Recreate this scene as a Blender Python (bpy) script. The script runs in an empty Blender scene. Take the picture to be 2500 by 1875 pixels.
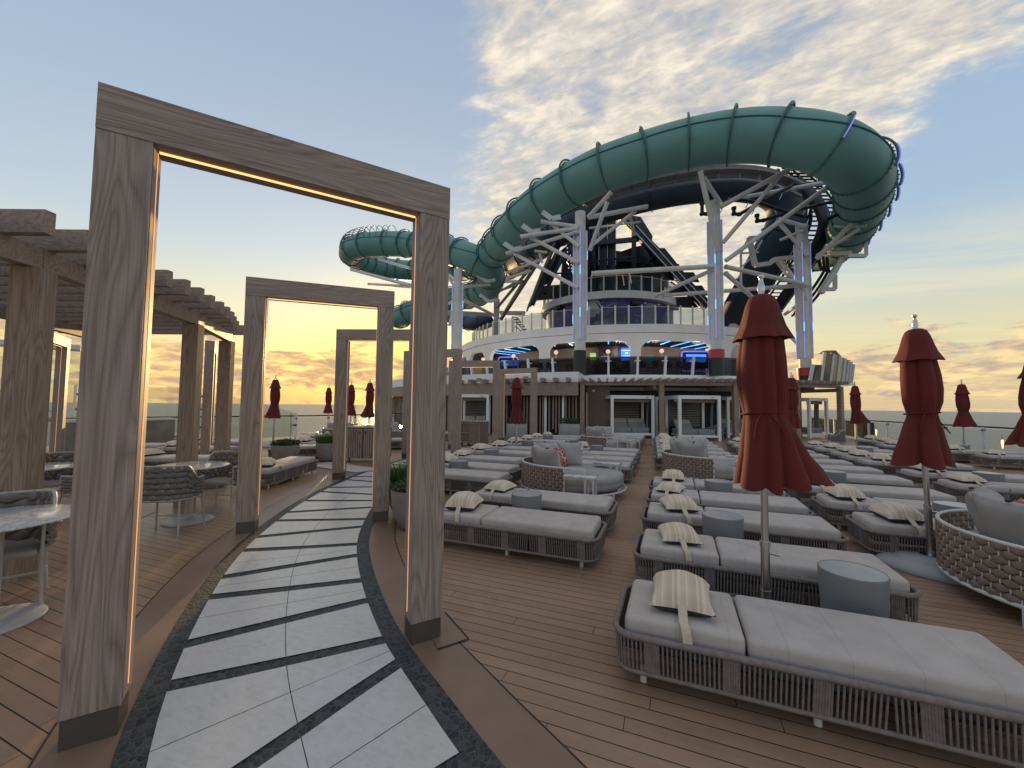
import bpy, bmesh, math, random
from mathutils import Vector, Matrix
PI = math.pi
rnd = random.Random(11)
scene = bpy.context.scene
COL = scene.collection

# ------------------------------------------------------------------ camera model
F, YAW, PITCH, ROLL, EYE = 985.0, -0.38016, 0.05118, 0.0104, 1.6
_f = Vector((math.sin(YAW)*math.cos(PITCH), math.cos(YAW)*math.cos(PITCH), math.sin(PITCH)))
_r0 = Vector((math.cos(YAW), -math.sin(YAW), 0)); _u0 = _r0.cross(_f)
_r = _r0*math.cos(ROLL)+_u0*math.sin(ROLL); _u = -_r0*math.sin(ROLL)+_u0*math.cos(ROLL)
CAMP = Vector((0, 0, EYE))
def ray(px, py): return _f*F + _r*(px-1250) - _u*(py-937.5)
def G(px, py, z=0.0):
    d = ray(px, py); return CAMP + d*((z-EYE)/d.z)
def D(px, py, dep):
    return CAMP + ray(px, py)*(dep/F)
RC = Vector((-6.2, 42.0))                      # centre of the round deck house
def CY(px, py, R):
    d = ray(px, py); o = Vector((-RC.x, -RC.y)); d2 = Vector((d.x, d.y))
    a = d2.dot(d2); b = 2*o.dot(d2); c = o.dot(o)-R*R
    q = b*b-4*a*c
    t = (-b-math.sqrt(max(q, 0)))/(2*a)
    return CAMP + d*t
def TH(p): return math.atan2(p.x-RC.x, -(p.y-RC.y))
def RP(R, th, z): return Vector((RC.x+R*math.sin(th), RC.y-R*math.cos(th), z))

# ------------------------------------------------------------------ mesh builder
class MB:
    def __init__(s): s.v=[]; s.f=[]; s.sm=[]; s.mi=[]; s.cur=0
    def add(s, vs, fs, smooth=False):
        o=len(s.v); s.v += [tuple(v) for v in vs]
        for f in fs: s.f.append([o+i for i in f]); s.sm.append(smooth); s.mi.append(s.cur)
    def box(s, c, size, m=None):
        hx,hy,hz=[k/2 for k in size]; vs=[]
        for x in (-hx,hx):
            for y in (-hy,hy):
                for z in (-hz,hz):
                    p=Vector((x,y,z)); p = (m@p) if m else p
                    vs.append(Vector(c)+p)
        s.add(vs,[(0,1,3,2),(4,6,7,5),(0,4,5,1),(2,3,7,6),(0,2,6,4),(1,5,7,3)])
    def rbox(s, c, size, r=0.02, seg=2, m=None, puff=0):
        bm=bmesh.new(); bmesh.ops.create_cube(bm,size=1)
        for v in bm.verts: v.co=Vector((v.co.x*size[0],v.co.y*size[1],v.co.z*size[2]))
        bmesh.ops.bevel(bm,geom=bm.edges[:],offset=r,segments=seg,profile=0.5,affect='EDGES')
        bm.verts.index_update(); vs=[]
        for v in bm.verts:
            p=v.co.copy(); p=(m@p) if m else p; vs.append(Vector(c)+p)
        s.add(vs,[[v.index for v in f.verts] for f in bm.faces],True); bm.free()
    def bar(s, p, q, w, h=None, up=Vector((0,0,1))):
        p=Vector(p); q=Vector(q); h=h or w; d=(q-p).normalized()
        if abs(d.dot(up))>.98: up=Vector((0,1,0))
        a=d.cross(up).normalized(); b=a.cross(d).normalized(); vs=[]
        for e in (p,q):
            for i,j in ((-1,-1),(1,-1),(1,1),(-1,1)): vs.append(e+a*(w/2*i)+b*(h/2*j))
        s.add(vs,[(0,3,2,1),(4,5,6,7),(0,1,5,4),(1,2,6,5),(2,3,7,6),(3,0,4,7)])
    def cyl(s, p, q, r, r2=None, n=12, caps=True, smooth=True):
        p=Vector(p); q=Vector(q); r2=r if r2 is None else r2; d=(q-p).normalized()
        up=Vector((0,0,1)) if abs(d.z)<.95 else Vector((1,0,0))
        a=d.cross(up).normalized(); b=d.cross(a); vs=[]
        for e,rr in ((p,r),(q,r2)):
            for i in range(n):
                t=2*PI*i/n; vs.append(e+a*(rr*math.cos(t))+b*(rr*math.sin(t)))
        s.add(vs,[(i,(i+1)%n,n+(i+1)%n,n+i) for i in range(n)],smooth)
        if caps: s.add(vs,[tuple(reversed(range(n))),tuple(range(n,2*n))])
    def tube(s, path, r, n=8, closed=False, caps=True, rr=None, flat=None):
        P=[Vector(p) for p in path]; m=len(P); vs=[]; N=None
        for i in range(m):
            if closed: t=(P[(i+1)%m]-P[i-1]).normalized()
            else: t=(P[min(i+1,m-1)]-P[max(i-1,0)]).normalized()
            if N is None:
                N=t.orthogonal().normalized() if abs(t.z)>.9 else t.cross(Vector((0,0,1))).normalized()
            N=(N-t*N.dot(t)).normalized(); B=t.cross(N); q=rr[i] if rr else r
            for k in range(n):
                a=2*PI*k/n
                vs.append(P[i]+N*(q*math.cos(a)*(flat or 1))+B*(q*math.sin(a)))
        fs=[]
        for i in range(m if closed else m-1):
            j=(i+1)%m
            for k in range(n): fs.append((i*n+k,i*n+(k+1)%n,j*n+(k+1)%n,j*n+k))
        s.add(vs,fs,True)
        if caps and not closed: s.add(vs,[tuple(reversed(range(n))),tuple(range((m-1)*n,m*n))])
    def lathe(s, prof, c=(0,0,0), n=32, fn=None, smooth=True, cap=False):
        c=Vector(c); vs=[]
        for r,z in prof:
            for i in range(n):
                a=2*PI*i/n; q=fn(r,z,a) if fn else r
                vs.append(c+Vector((q*math.cos(a),q*math.sin(a),z)))
        fs=[]
        for j in range(len(prof)-1):
            for i in range(n): fs.append((j*n+i,j*n+(i+1)%n,(j+1)*n+(i+1)%n,(j+1)*n+i))
        s.add(vs,fs,smooth)
        if cap: s.add(vs,[tuple(reversed(range(n))),tuple(range((len(prof)-1)*n,len(prof)*n))])
    def prism(s, poly, z0, z1):
        n=len(poly); vs=[(x,y,z0) for x,y in poly]+[(x,y,z1) for x,y in poly]
        s.add(vs,[tuple(reversed(range(n))),tuple(range(n,2*n))]+[(i,(i+1)%n,n+(i+1)%n,n+i) for i in range(n)])
    def slab(s, quad, t):
        # quad: four points, thickened by vector t
        vs=[Vector(p) for p in quad]; n=len(vs); t=Vector(t); vs=vs+[v+t for v in vs]
        s.add(vs,[tuple(reversed(range(n))),tuple(range(n,2*n))]+[(i,(i+1)%n,n+(i+1)%n,n+i) for i in range(n)])
    def grid(s, rows, smooth=True, closed=False):
        m=len(rows[0]); vs=[p for r in rows for p in r]; fs=[]
        for i in range(len(rows)-1):
            for k in range(m if closed else m-1): fs.append((i*m+k,i*m+(k+1)%m,(i+1)*m+(k+1)%m,(i+1)*m+k))
        s.add(vs,fs,smooth)
    def ring(s, R0, R1, th0, th1, z0, z1, n=48):
        # curved wall of the deck house between radii R0<R1
        rows=[]
        for i in range(n+1):
            t=th0+(th1-th0)*i/n
            rows.append([RP(R0,t,z0),RP(R1,t,z0),RP(R1,t,z1),RP(R0,t,z1)])
        vs=[p for r in rows for p in r]; fs=[]
        for i in range(n):
            for k in range(4): fs.append((i*4+k,i*4+(k+1)%4,(i+1)*4+(k+1)%4,(i+1)*4+k))
        fs += [(0,1,2,3),(n*4+3,n*4+2,n*4+1,n*4)]
        s.add(vs,fs,False)
    def build(s, name, mats, parent=None, fixn=True, autosm=True):
        me=bpy.data.meshes.new(name); me.from_pydata(s.v,[],s.f)
        me.polygons.foreach_set('use_smooth',s.sm)
        if not isinstance(mats,(list,tuple)): mats=[mats]
        for m in mats: me.materials.append(m)
        if len(mats)>1: me.polygons.foreach_set('material_index',s.mi)
        me.update()
        if fixn:
            bm=bmesh.new(); bm.from_mesh(me); bmesh.ops.recalc_face_normals(bm,faces=bm.faces[:]); bm.to_mesh(me); bm.free()
        o=bpy.data.objects.new(name,me); COL.objects.link(o)
        if parent: o.parent=parent
        return o

def tag(o,label=None,cat=None,group=None,kind=None):
    if label: o['label']=label
    if cat: o['category']=cat
    if group: o['group']=group
    if kind: o['kind']=kind
    return o
def thing(name,label,cat,loc=(0,0,0),rz=0,group=None):
    o=bpy.data.objects.new(name,None); COL.objects.link(o); o.location=loc; o.rotation_euler=(0,0,rz)
    o.empty_display_size=.2
    return tag(o,label,cat,group)
def dup(o,parent=None):
    c=o.copy(); COL.objects.link(c); c.parent=parent
    for ch in KIDS.get(o.name,[]): dup(ch,c)
    return c
KIDS={}
def reg(o):
    # remember the children of a prototype so that copies can be made in a loop
    def rec(p):
        k=[c for c in bpy.data.objects if c.parent==p]; KIDS[p.name]=k
        for c in k: rec(c)
    rec(o); return o
def place(proto,state,loc,rz,label,group=None,scale=None):
    o=proto if not state else dup(proto)
    state.append(1); o.location=loc; o.rotation_euler=(0,0,rz); o['label']=label
    if scale: o.scale=scale
    if group: o['group']=group
    return o
ORD=['','first','second','third','fourth','fifth','sixth','seventh','eighth','ninth','tenth','eleventh','twelfth','thirteenth','fourteenth','fifteenth']
def spline(pts,n=8,closed=False):
    P=[Vector(p) for p in pts]; out=[]; m=len(P)
    for i in range(m if closed else m-1):
        if closed: a,b,c,d=P[i-1],P[i],P[(i+1)%m],P[(i+2)%m]
        else: a,b,c,d=P[max(i-1,0)],P[i],P[i+1],P[min(i+2,m-1)]
        for k in range(n):
            t=k/n
            out.append(.5*((2*b)+(c-a)*t+(2*a-5*b+4*c-d)*t*t+(3*b-a-3*c+d)*t**3))
    if not closed: out.append(P[-1])
    return out

# ------------------------------------------------------------------ materials
class NT:
    def __init__(s,name):
        m=bpy.data.materials.new(name); m.use_nodes=True; s.m=m; s.t=m.node_tree; s.n=s.t.nodes; s.l=s.t.links
        s.b=s.n['Principled BSDF']
    def new(s,k,**kw):
        x=s.n.new(k)
        for a,b in kw.items(): setattr(x,a,b)
        return x
    def link(s,a,b): s.l.new(a,b)
    def coord(s,kind='Object',scale=(1,1,1)):
        c=s.new('ShaderNodeTexCoord'); m=s.new('ShaderNodeMapping'); m.inputs['Scale'].default_value=scale
        s.link(c.outputs[kind],m.inputs['Vector']); return m.outputs['Vector']
    def noise(s,vec,scale,detail=3,rough=.5,dist=0):
        x=s.new('ShaderNodeTexNoise'); x.inputs['Scale'].default_value=scale; x.inputs['Detail'].default_value=detail
        x.inputs['Roughness'].default_value=rough; x.inputs['Distortion'].default_value=dist; s.link(vec,x.inputs['Vector']); return x.outputs['Fac']
    def ramp(s,fac,stops):
        x=s.new('ShaderNodeValToRGB'); e=x.color_ramp.elements
        while len(e)<len(stops): e.new(.5)
        for el,(p,c) in zip(e,stops): el.position=p; el.color=(*c,1) if len(c)==3 else c
        s.link(fac,x.inputs['Fac']); return x.outputs['Color']
    def math(s,op,a,b=None,c=None,clamp=False):
        x=s.new('ShaderNodeMath',operation=op); x.use_clamp=clamp
        for i,v in enumerate((a,b,c)):
            if v is None: continue
            if isinstance(v,(int,float)): x.inputs[i].default_value=v
            else: s.link(v,x.inputs[i])
        return x.outputs[0]
    def mix(s,fac,a,b,mode='MIX'):
        x=s.new('ShaderNodeMix',data_type='RGBA',blend_type=mode)
        for i,v in ((0,fac),(6,a),(7,b)):
            if isinstance(v,(int,float)): x.inputs[i].default_value=v
            elif isinstance(v,tuple): x.inputs[i].default_value=(*v,1)
            else: s.link(v,x.inputs[i])
        return x.outputs[2]
    def bump(s,h,strength=.3,dist=.01):
        x=s.new('ShaderNodeBump'); x.inputs['Strength'].default_value=strength; x.inputs['Distance'].default_value=dist
        s.link(h,x.inputs['Height']); s.link(x.outputs['Normal'],s.b.inputs['Normal'])
    def set(s,col=None,rough=.5,metal=0,spec=None):
        if col is not None:
            if isinstance(col,tuple): s.b.inputs['Base Color'].default_value=(*col,1)
            else: s.link(col,s.b.inputs['Base Color'])
        if isinstance(rough,(int,float)): s.b.inputs['Roughness'].default_value=rough
        else: s.link(rough,s.b.inputs['Roughness'])
        s.b.inputs['Metallic'].default_value=metal
        if spec is not None: s.b.inputs['Specular IOR Level'].default_value=spec
        return s.m
def sc(c,k): return tuple(min(1,x*k) for x in c)
def plain(name,c,rough=.5,metal=0,var=.12,scale=3,bump=0,bscale=200,spec=None,kind='Object'):
    n=NT(name); v=n.coord(kind); f=n.noise(v,scale,4)
    col=n.ramp(f,[(.3,sc(c,1-var)),(.7,sc(c,1+var))])
    if bump: n.bump(n.noise(v,bscale,2),bump,.004)
    return n.set(col,rough,metal,spec)
def wood(name,axis,ca,cb,rough=.55,kind='Object'):
    s=[5.5,5.5,5.5]; s[axis]=.55
    n=NT(name); v=n.coord(kind,tuple(s))
    h=n.noise(v,1.0,1.5,.45,.3)
    rings=n.math('POWER',n.math('PINGPONG',n.math('MULTIPLY',h,34),1),.45)
    s2=[105,105,105]; s2[axis]=1.8
    fine=n.noise(n.coord(kind,tuple(s2)),1.0,3,.6)
    s3=[34,34,34]; s3[axis]=.9
    mid=n.noise(n.coord(kind,tuple(s3)),1.0,2,.5)
    f=n.math('ADD',n.math('ADD',n.math('MULTIPLY',rings,.24),n.math('MULTIPLY',fine,.55)),n.math('MULTIPLY',mid,.28))
    col=n.ramp(f,[(.36,sc(ca,.66)),(.52,ca),(.74,cb)])
    n.bump(f,.25,.002); return n.set(col,rough)
def emis(name,c,st,base=None):
    n=NT(name); n.set(base or c,.4); n.b.inputs['Emission Color'].default_value=(*c,1); n.b.inputs['Emission Strength'].default_value=st; return n.m
def glass(name,c,alpha,rough=.05,ior=1.5):
    # tinted architectural glass: mix of transparent and glossy
    n=NT(name); n.n.remove(n.b); out=[x for x in n.n if x.type=='OUTPUT_MATERIAL'][0]
    tr=n.new('ShaderNodeBsdfTransparent'); tr.inputs[0].default_value=(*c,1)
    gl=n.new('ShaderNodeBsdfGlossy'); gl.inputs['Roughness'].default_value=rough; gl.inputs[0].default_value=(.9,.95,.95,1)
    df=n.new('ShaderNodeBsdfDiffuse'); df.inputs[0].default_value=(c[0]*.35,c[1]*.35,c[2]*.35,1)
    fr=n.new('ShaderNodeFresnel'); fr.inputs[0].default_value=ior
    m1=n.new('ShaderNodeMixShader'); m1.inputs[0].default_value=alpha; n.link(tr.outputs[0],m1.inputs[1]); n.link(df.outputs[0],m1.inputs[2])
    m2=n.new('ShaderNodeMixShader'); n.link(fr.outputs[0],m2.inputs[0]); n.link(m1.outputs[0],m2.inputs[1]); n.link(gl.outputs[0],m2.inputs[2])
    n.link(m2.outputs[0],out.inputs[0]); return n.m

WA=(.26,.198,.165); WB=(.41,.325,.28)
M={}
M['wood_v']=wood('oak_grain_upright',2,WA,WB)
M['wood_x']=wood('oak_grain_lengthwise',0,WA,WB)
M['wood_bx']=wood('pergola_oak_lengthwise',0,(.25,.19,.155),(.38,.30,.25))
M['wood_bv']=wood('pergola_oak_upright',2,(.24,.178,.14),(.37,.285,.235))
M['skirt']=plain('bronze_skirt_metal',(.13,.11,.10),.45,.5)
M['led_warm']=emis('warm_led_strip',(1,.45,.20),.62)
M['led_beam']=emis('amber_led_strip',(1,.55,.2),1.3)
M['inner']=plain('pale_metal_channel',(.27,.225,.205),.6,0,.05)
M['led_blue']=emis('violet_led_strip',(.26,.24,.85),.55)
M['led_cyan']=emis('cyan_led_strip',(.15,.5,1),1.15)
M['steel']=plain('brushed_steel',(.55,.55,.56),.25,1,.06)
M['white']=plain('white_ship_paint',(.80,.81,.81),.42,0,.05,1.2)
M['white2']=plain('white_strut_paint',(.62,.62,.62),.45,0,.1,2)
M['wmetal']=plain('white_powder_coat',(.62,.60,.58),.4,0,.05)
M['dmetal']=plain('dark_structure_steel',(.022,.026,.038),.4,.3,.3)
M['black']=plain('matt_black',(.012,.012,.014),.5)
M['cushion']=None; M['rope']=plain('grey_rope',(.21,.175,.16),.85,0,.2,30,.5,300)
M['chair_rope']=plain('taupe_chair_rope',(.19,.175,.165),.85,0,.22,25,.5,260)
M['weave']=plain('brown_woven_band',(.23,.165,.128),.8,0,.22,20,.4,200)
M['chairframe']=plain('grey_chair_frame',(.40,.39,.38),.45)
M['drum']=plain('grey_concrete_drum',(.185,.187,.195),.6,0,.06,4)
M['navy']=plain('navy_pillow_back',(.035,.04,.07),.9)
M['pot']=None
M['red']=None
M['basegrey']=plain('moulded_grey_base',(.36,.36,.37),.5,0,.05)
M['beige']=plain('beige_headrest',(.42,.34,.24),.9,0,.1)
M['sofa']=plain('grey_sofa_fabric',(.24,.24,.245),.9,0,.08,8,.3,400)
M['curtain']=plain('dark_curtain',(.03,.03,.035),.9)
M['brownwall']=wood('brown_wall_panel',2,(.15,.105,.08),(.20,.145,.11))
M['glass']=glass('clear_rail_glass',(.93,.95,.95),.02,.05,1.12)
M['dglass']=glass('smoked_rail_glass',(.72,.74,.79),.05,.05,1.22)
M['sglass']=glass('frosted_screen_glass',(.42,.42,.45),.4,.1,1.2)
M['bglass']=glass('dark_bar_glass',(.34,.35,.38),.05,.05,1.25)
M['wglass']=glass('green_windscreen_glass',(.86,.90,.89),.03)
M['redpaint']=plain('red_column_collar',(.42,.045,.06),.4)
M['blackpaint']=plain('black_column_base',(.015,.016,.018),.45)
M['soil']=plain('soil',(.03,.022,.016),.95)
def cushion_mat():
    n=NT('heather_grey_canvas'); v=n.coord('Object')
    f=n.noise(v,7,4); g=n.noise(v,160,3,.8)
    sep=n.new('ShaderNodeSeparateXYZ'); n.link(v,sep.inputs[0])
    x=n.math('MODULO',n.math('ADD',sep.outputs[0],10.06),.27)
    seam=n.math('LESS_THAN',n.math('ABSOLUTE',n.math('SUBTRACT',x,.135)),.003)
    c=n.ramp(n.math('ADD',n.math('MULTIPLY',f,.5),n.math('MULTIPLY',g,.5)),[(.3,(.40,.355,.33)),(.7,(.56,.50,.465))])
    c=n.mix(n.math('MULTIPLY',seam,.2),c,(.16,.16,.17))
    h=n.math('SUBTRACT',n.math('ADD',n.math('MULTIPLY',g,.8),n.math('MULTIPLY',n.noise(v,5,2),1.5)),seam)
    n.bump(h,.35,.004); return n.set(c,.92)
M['cushion']=cushion_mat()
def softfabric(name,ca,cb):
    n=NT(name); v=n.coord('Object'); g=n.noise(v,380,2,.7); f=n.noise(v,6,3)
    c=n.ramp(n.math('ADD',n.math('MULTIPLY',f,.5),n.math('MULTIPLY',g,.5)),[(.3,ca),(.7,cb)])
    n.bump(n.math('ADD',n.math('MULTIPLY',g,.3),n.noise(v,9,3)),.4,.01); return n.set(c,.92)
M['softgrey']=softfabric('soft_grey_fabric',(.29,.272,.262),(.42,.395,.38))
def stripes(name,a,b,c):
    n=NT(name); v=n.coord('Object'); sep=n.new('ShaderNodeSeparateXYZ'); n.link(v,sep.inputs[0])
    x=n.math('MODULO',n.math('ADD',sep.outputs[0],5),.135)
    x=n.math('DIVIDE',x,.135)
    r=n.new('ShaderNodeValToRGB'); r.color_ramp.interpolation='CONSTANT'; e=r.color_ramp.elements
    st=[(0,a),(.22,b),(.30,a),(.42,c),(.66,b),(.74,c),(.86,b)]
    while len(e)<len(st): e.new(.5)
    for el,(p,cc) in zip(e,st): el.position=p; el.color=(*cc,1)
    n.link(x,r.inputs['Fac']); g=n.noise(v,300,2,.7)
    col=n.mix(.25,r.outputs['Color'],n.ramp(g,[(.3,sc(a,.5)),(.7,sc(b,1.2))]),'MIX')
    n.bump(g,.4,.004); return n.set(col,.95)
M['pillow']=stripes('cream_striped_cloth',(.66,.54,.41),(.76,.67,.55),(.58,.455,.34))
M['strap']=plain('cream_strap',(.56,.48,.36),.9,0,.1,50)
def redmat():
    n=NT('dark_red_canvas'); v=n.coord('Object'); f=n.noise(v,3,3); g=n.noise(v,500,2)
    c=n.ramp(n.math('ADD',n.math('MULTIPLY',f,.6),n.math('MULTIPLY',g,.4)),[(.3,(.095,.008,.008)),(.7,(.15,.016,.013))])
    n.bump(g,.3,.003); return n.set(c,.85)
M['red']=redmat()
def redpat():
    n=NT('red_trellis_cushion'); v=n.coord('Object')
    vo=n.new('ShaderNodeTexVoronoi',feature='DISTANCE_TO_EDGE'); vo.inputs['Scale'].default_value=11; n.link(v,vo.inputs['Vector'])
    f=n.math('LESS_THAN',vo.outputs['Distance'],.05)
    return n.set(n.mix(f,(.27,.03,.022),(.62,.50,.40)),.9)
M['redpat']=redpat()
def potmat():
    n=NT('ribbed_taupe_pot'); v=n.coord('Object'); w=n.new('ShaderNodeTexWave',bands_direction='Z'); w.inputs['Scale'].default_value=14; w.inputs['Distortion'].default_value=1.2
    n.link(v,w.inputs['Vector']); c=n.ramp(n.noise(v,6,3),[(.3,(.21,.185,.165)),(.7,(.27,.24,.215))]); n.bump(w.outputs['Fac'],.4,.006); return n.set(c,.7)
M['pot']=potmat()
M['boxpot']=plain('pale_box_planter',(.33,.32,.30),.6)
def leaf(name,a,b):
    n=NT(name); v=n.coord('Object'); c=n.ramp(n.noise(v,14,3),[(.3,a),(.7,b)]); n.set(c,.55); return n.m
M['grass']=leaf('grass_blades',(.03,.085,.01),(.09,.20,.025))
M['leaf']=leaf('dark_shrub_leaves',(.012,.03,.010),(.05,.085,.03))
def marble():
    n=NT('white_marble'); v=n.coord('Object'); f=n.noise(v,5,6,.6,2.2)
    c=n.ramp(f,[(.40,(.62,.62,.63)),(.49,(.40,.41,.43)),(.54,(.64,.64,.65)),(.8,(.70,.70,.70))]); return n.set(c,.12)
M['marble']=marble()
def slide_mat(name,a,b,rough=.3):
    n=NT(name); v=n.coord('Object'); c=n.ramp(n.noise(v,.6,4),[(.3,a),(.7,b)]); n.bump(n.noise(v,1.3,2),.08,.05); return n.set(c,rough)
M['green']=slide_mat('sea_green_fibreglass',(.13,.315,.295),(.165,.37,.35),.52)
M['greend']=plain('dark_green_flange',(.05,.155,.142),.45)
M['blue']=slide_mat('navy_fibreglass',(.014,.030,.055),(.024,.046,.080),.55)
M['truss']=plain('grey_truss_paint',(.20,.19,.185),.5)
M['globe']=emis('frosted_lamp_globe',(1,.62,.42),.62,(.6,.5,.42))
M['candle']=emis('amber_lamp',(1,.5,.16),2.2)
M['screen']=emis('blue_tv_screen',(.05,.22,1),1.3)
M['screen2']=emis('sport_tv_screen',(.30,.5,.18),.8)
M['screenw']=emis('screen_white_marks',(.7,.8,1),.9)
M['mirror']=plain('bar_back_panel',(.05,.055,.075),.25)
M['teal']=plain('teal_cloth',(.05,.45,.65),.8)
M['bar_red']=plain('dark_red_chair_shell',(.07,.012,.014),.5)
M['yellow']=plain('yellow_sign_plastic',(.75,.5,.03),.5)
# ------------------------------------------------------------------ camera, sky, sun
cd=bpy.data.cameras.new('camera'); cam=bpy.data.objects.new('camera',cd); COL.objects.link(cam)
cd.sensor_width=36; cd.lens=F/2500*36; cd.clip_end=40000; cd.clip_start=.05
cam.matrix_world=Matrix(((_r.x,_u.x,-_f.x,0),(_r.y,_u.y,-_f.y,0),(_r.z,_u.z,-_f.z,EYE),(0,0,0,1)))
scene.camera=cam
vs=scene.view_settings; scene.display_settings.display_device='sRGB'; vs.view_transform='Standard'; vs.look='None'; vs.exposure=.30; vs.gamma=1; vs.use_curve_mapping=False
SUN_AZ=math.radians(-37.8); SUN_EL=math.radians(6.0)
SD=Vector((math.sin(SUN_AZ)*math.cos(SUN_EL),math.cos(SUN_AZ)*math.cos(SUN_EL),math.sin(SUN_EL)))
ld=bpy.data.lights.new('sun','SUN'); ld.energy=3.2; ld.angle=math.radians(.8); ld.color=(1,.62,.26)
lo=bpy.data.objects.new('sun',ld); COL.objects.link(lo); lo.rotation_euler=(-SD).to_track_quat('-Z','Y').to_euler()
w=bpy.data.worlds.new('World'); scene.world=w; w.use_nodes=True
class WT(NT):
    def __init__(s): s.t=w.node_tree; s.n=s.t.nodes; s.l=s.t.links; s.b=None
n=WT(); bg=n.n['Background']
tc=n.new('ShaderNodeTexCoord'); nm=n.new('ShaderNodeVectorMath',operation='NORMALIZE'); n.link(tc.outputs['Generated'],nm.inputs[0])
sep=n.new('ShaderNodeSeparateXYZ'); n.link(nm.outputs[0],sep.inputs[0]); dz=sep.outputs[2]
el=n.math('MULTIPLY',n.math('ARCSINE',dz),180/PI)              # elevation in degrees
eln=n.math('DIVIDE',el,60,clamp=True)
dt=n.new('ShaderNodeVectorMath',operation='DOT_PRODUCT'); n.link(nm.outputs[0],dt.inputs[0]); dt.inputs[1].default_value=SD
ang=n.math('MULTIPLY',n.math('ARCCOSINE',n.math('MINIMUM',dt.outputs['Value'],.99999)),180/PI)
def lin(r,g,b): return tuple(((c/255)/12.92 if c/255<=.04045 else ((c/255+.055)/1.055)**2.4) for c in (r,g,b))
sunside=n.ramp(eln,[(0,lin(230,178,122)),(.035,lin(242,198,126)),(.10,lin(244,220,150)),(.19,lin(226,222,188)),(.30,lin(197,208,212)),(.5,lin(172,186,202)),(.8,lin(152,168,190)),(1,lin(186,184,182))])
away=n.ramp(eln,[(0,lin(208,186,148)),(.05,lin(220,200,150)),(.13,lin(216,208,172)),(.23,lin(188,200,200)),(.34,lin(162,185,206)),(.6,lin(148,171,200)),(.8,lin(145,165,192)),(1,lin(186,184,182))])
fa=n.math('MULTIPLY_ADD',ang,-1/50,1.25,clamp=True)
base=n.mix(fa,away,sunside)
sky=n.new('ShaderNodeTexSky',sky_type='NISHITA'); sky.sun_disc=False; sky.sun_elevation=SUN_EL; sky.sun_rotation=SUN_AZ; sky.air_density=1.2; sky.dust_density=2.0
nis=n.mix(1.0,sky.outputs[0],(.10,.10,.10),'MULTIPLY')
base=n.mix(.12,base,nis)
# glow round the hidden sun
gl=n.math('POWER',n.math('SUBTRACT',1,n.math('DIVIDE',ang,17,clamp=True),clamp=True),2.0)
base=n.mix(n.math('MULTIPLY',gl,.85),base,lin(255,232,120))
# high cloud sheet: direction projected on a flat layer
def layer(h):
    k=n.math('DIVIDE',1.0,n.math('ADD',n.math('MAXIMUM',dz,0.0),h)); cb=n.new('ShaderNodeCombineXYZ')
    n.link(n.math('MULTIPLY',sep.outputs[0],k),cb.inputs[0]); n.link(n.math('MULTIPLY',sep.outputs[1],k),cb.inputs[1]); return cb.outputs[0]
P1=layer(.10)
mp=n.new('ShaderNodeMapping'); mp.inputs['Rotation'].default_value=(0,0,math.radians(28)); mp.inputs['Scale'].default_value=(.62,1.5,1); n.link(P1,mp.inputs['Vector'])
big=n.noise(mp.outputs[0],1.1,5,.60,.5)
mp2=n.new('ShaderNodeMapping'); mp2.inputs['Rotation'].default_value=(0,0,math.radians(28)); mp2.inputs['Scale'].default_value=(1.0,1.8,1); n.link(P1,mp2.inputs['Vector'])
det=n.noise(mp2.outputs[0],5.0,7,.60,.6)
pf=n.noise(mp2.outputs[0],15.0,4,.6,.3)
az=n.math('MULTIPLY',n.math('ARCTAN2',sep.outputs[0],sep.outputs[1]),180/PI)   # azimuth, 0 = +Y, negative left
# cloud field: centre about azimuth -1, from elevation 8 up; fades to both sides
wr=n.math('MULTIPLY_ADD',n.math('MAXIMUM',n.math('SUBTRACT',el,18),0),2.3,18)
za=n.math('ADD',az,5); c1=n.math('MINIMUM',n.math('MULTIPLY_ADD',za,1/32,1),n.math('SUBTRACT',1,n.math('DIVIDE',za,wr)))
c1=n.math('MULTIPLY',n.math('ADD',c1,.02),2.2,clamp=True)
c2=n.math('DIVIDE',n.math('SUBTRACT',el,5),8,clamp=True)
field=n.math('MULTIPLY',c1,c2)
dens=n.math('ADD',n.math('ADD',n.math('MULTIPLY',big,.9),n.math('MULTIPLY',det,.55)),n.math('MULTIPLY',pf,.22))
dens=n.math('ADD',dens,n.math('MULTIPLY',n.math('SUBTRACT',field,1),.62))
cov=n.new('ShaderNodeMapRange',interpolation_type='SMOOTHSTEP'); n.link(dens,cov.inputs[0]); cov.inputs[1].default_value=.47; cov.inputs[2].default_value=.82
shade=n.math('ADD',n.math('MULTIPLY',det,.6),n.math('MULTIPLY',pf,.4))
warm=n.math('MULTIPLY_ADD',el,-1/34,1.15,clamp=True)
ccol=n.mix(warm,n.ramp(shade,[(.36,lin(160,164,172)),(.5,lin(198,192,184)),(.64,lin(238,227,206))]),n.ramp(shade,[(.36,lin(196,188,172)),(.5,lin(226,212,182)),(.64,lin(244,230,196))]))
sk=n.mix(n.math('MULTIPLY',cov.outputs[0],.93),base,ccol)
# wispy streaks over the rest of the sky, low right
P2=layer(.04); mp3=n.new('ShaderNodeMapping'); mp3.inputs['Rotation'].default_value=(0,0,math.radians(-20)); mp3.inputs['Scale'].default_value=(.25,.9,1); n.link(P2,mp3.inputs['Vector'])
ws=n.noise(mp3.outputs[0],1.1,6,.62,.6)
wf=n.math('MULTIPLY',n.math('DIVIDE',n.math('SUBTRACT',ws,.50),.22,clamp=True),n.math('MULTIPLY',n.math('DIVIDE',n.math('ADD',az,10),25,clamp=True),n.math('SUBTRACT',1,n.math('DIVIDE',n.math('SUBTRACT',el,14),12,clamp=True),clamp=True)))
sk=n.mix(n.math('MULTIPLY',wf,.55),sk,lin(236,222,182))
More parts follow.
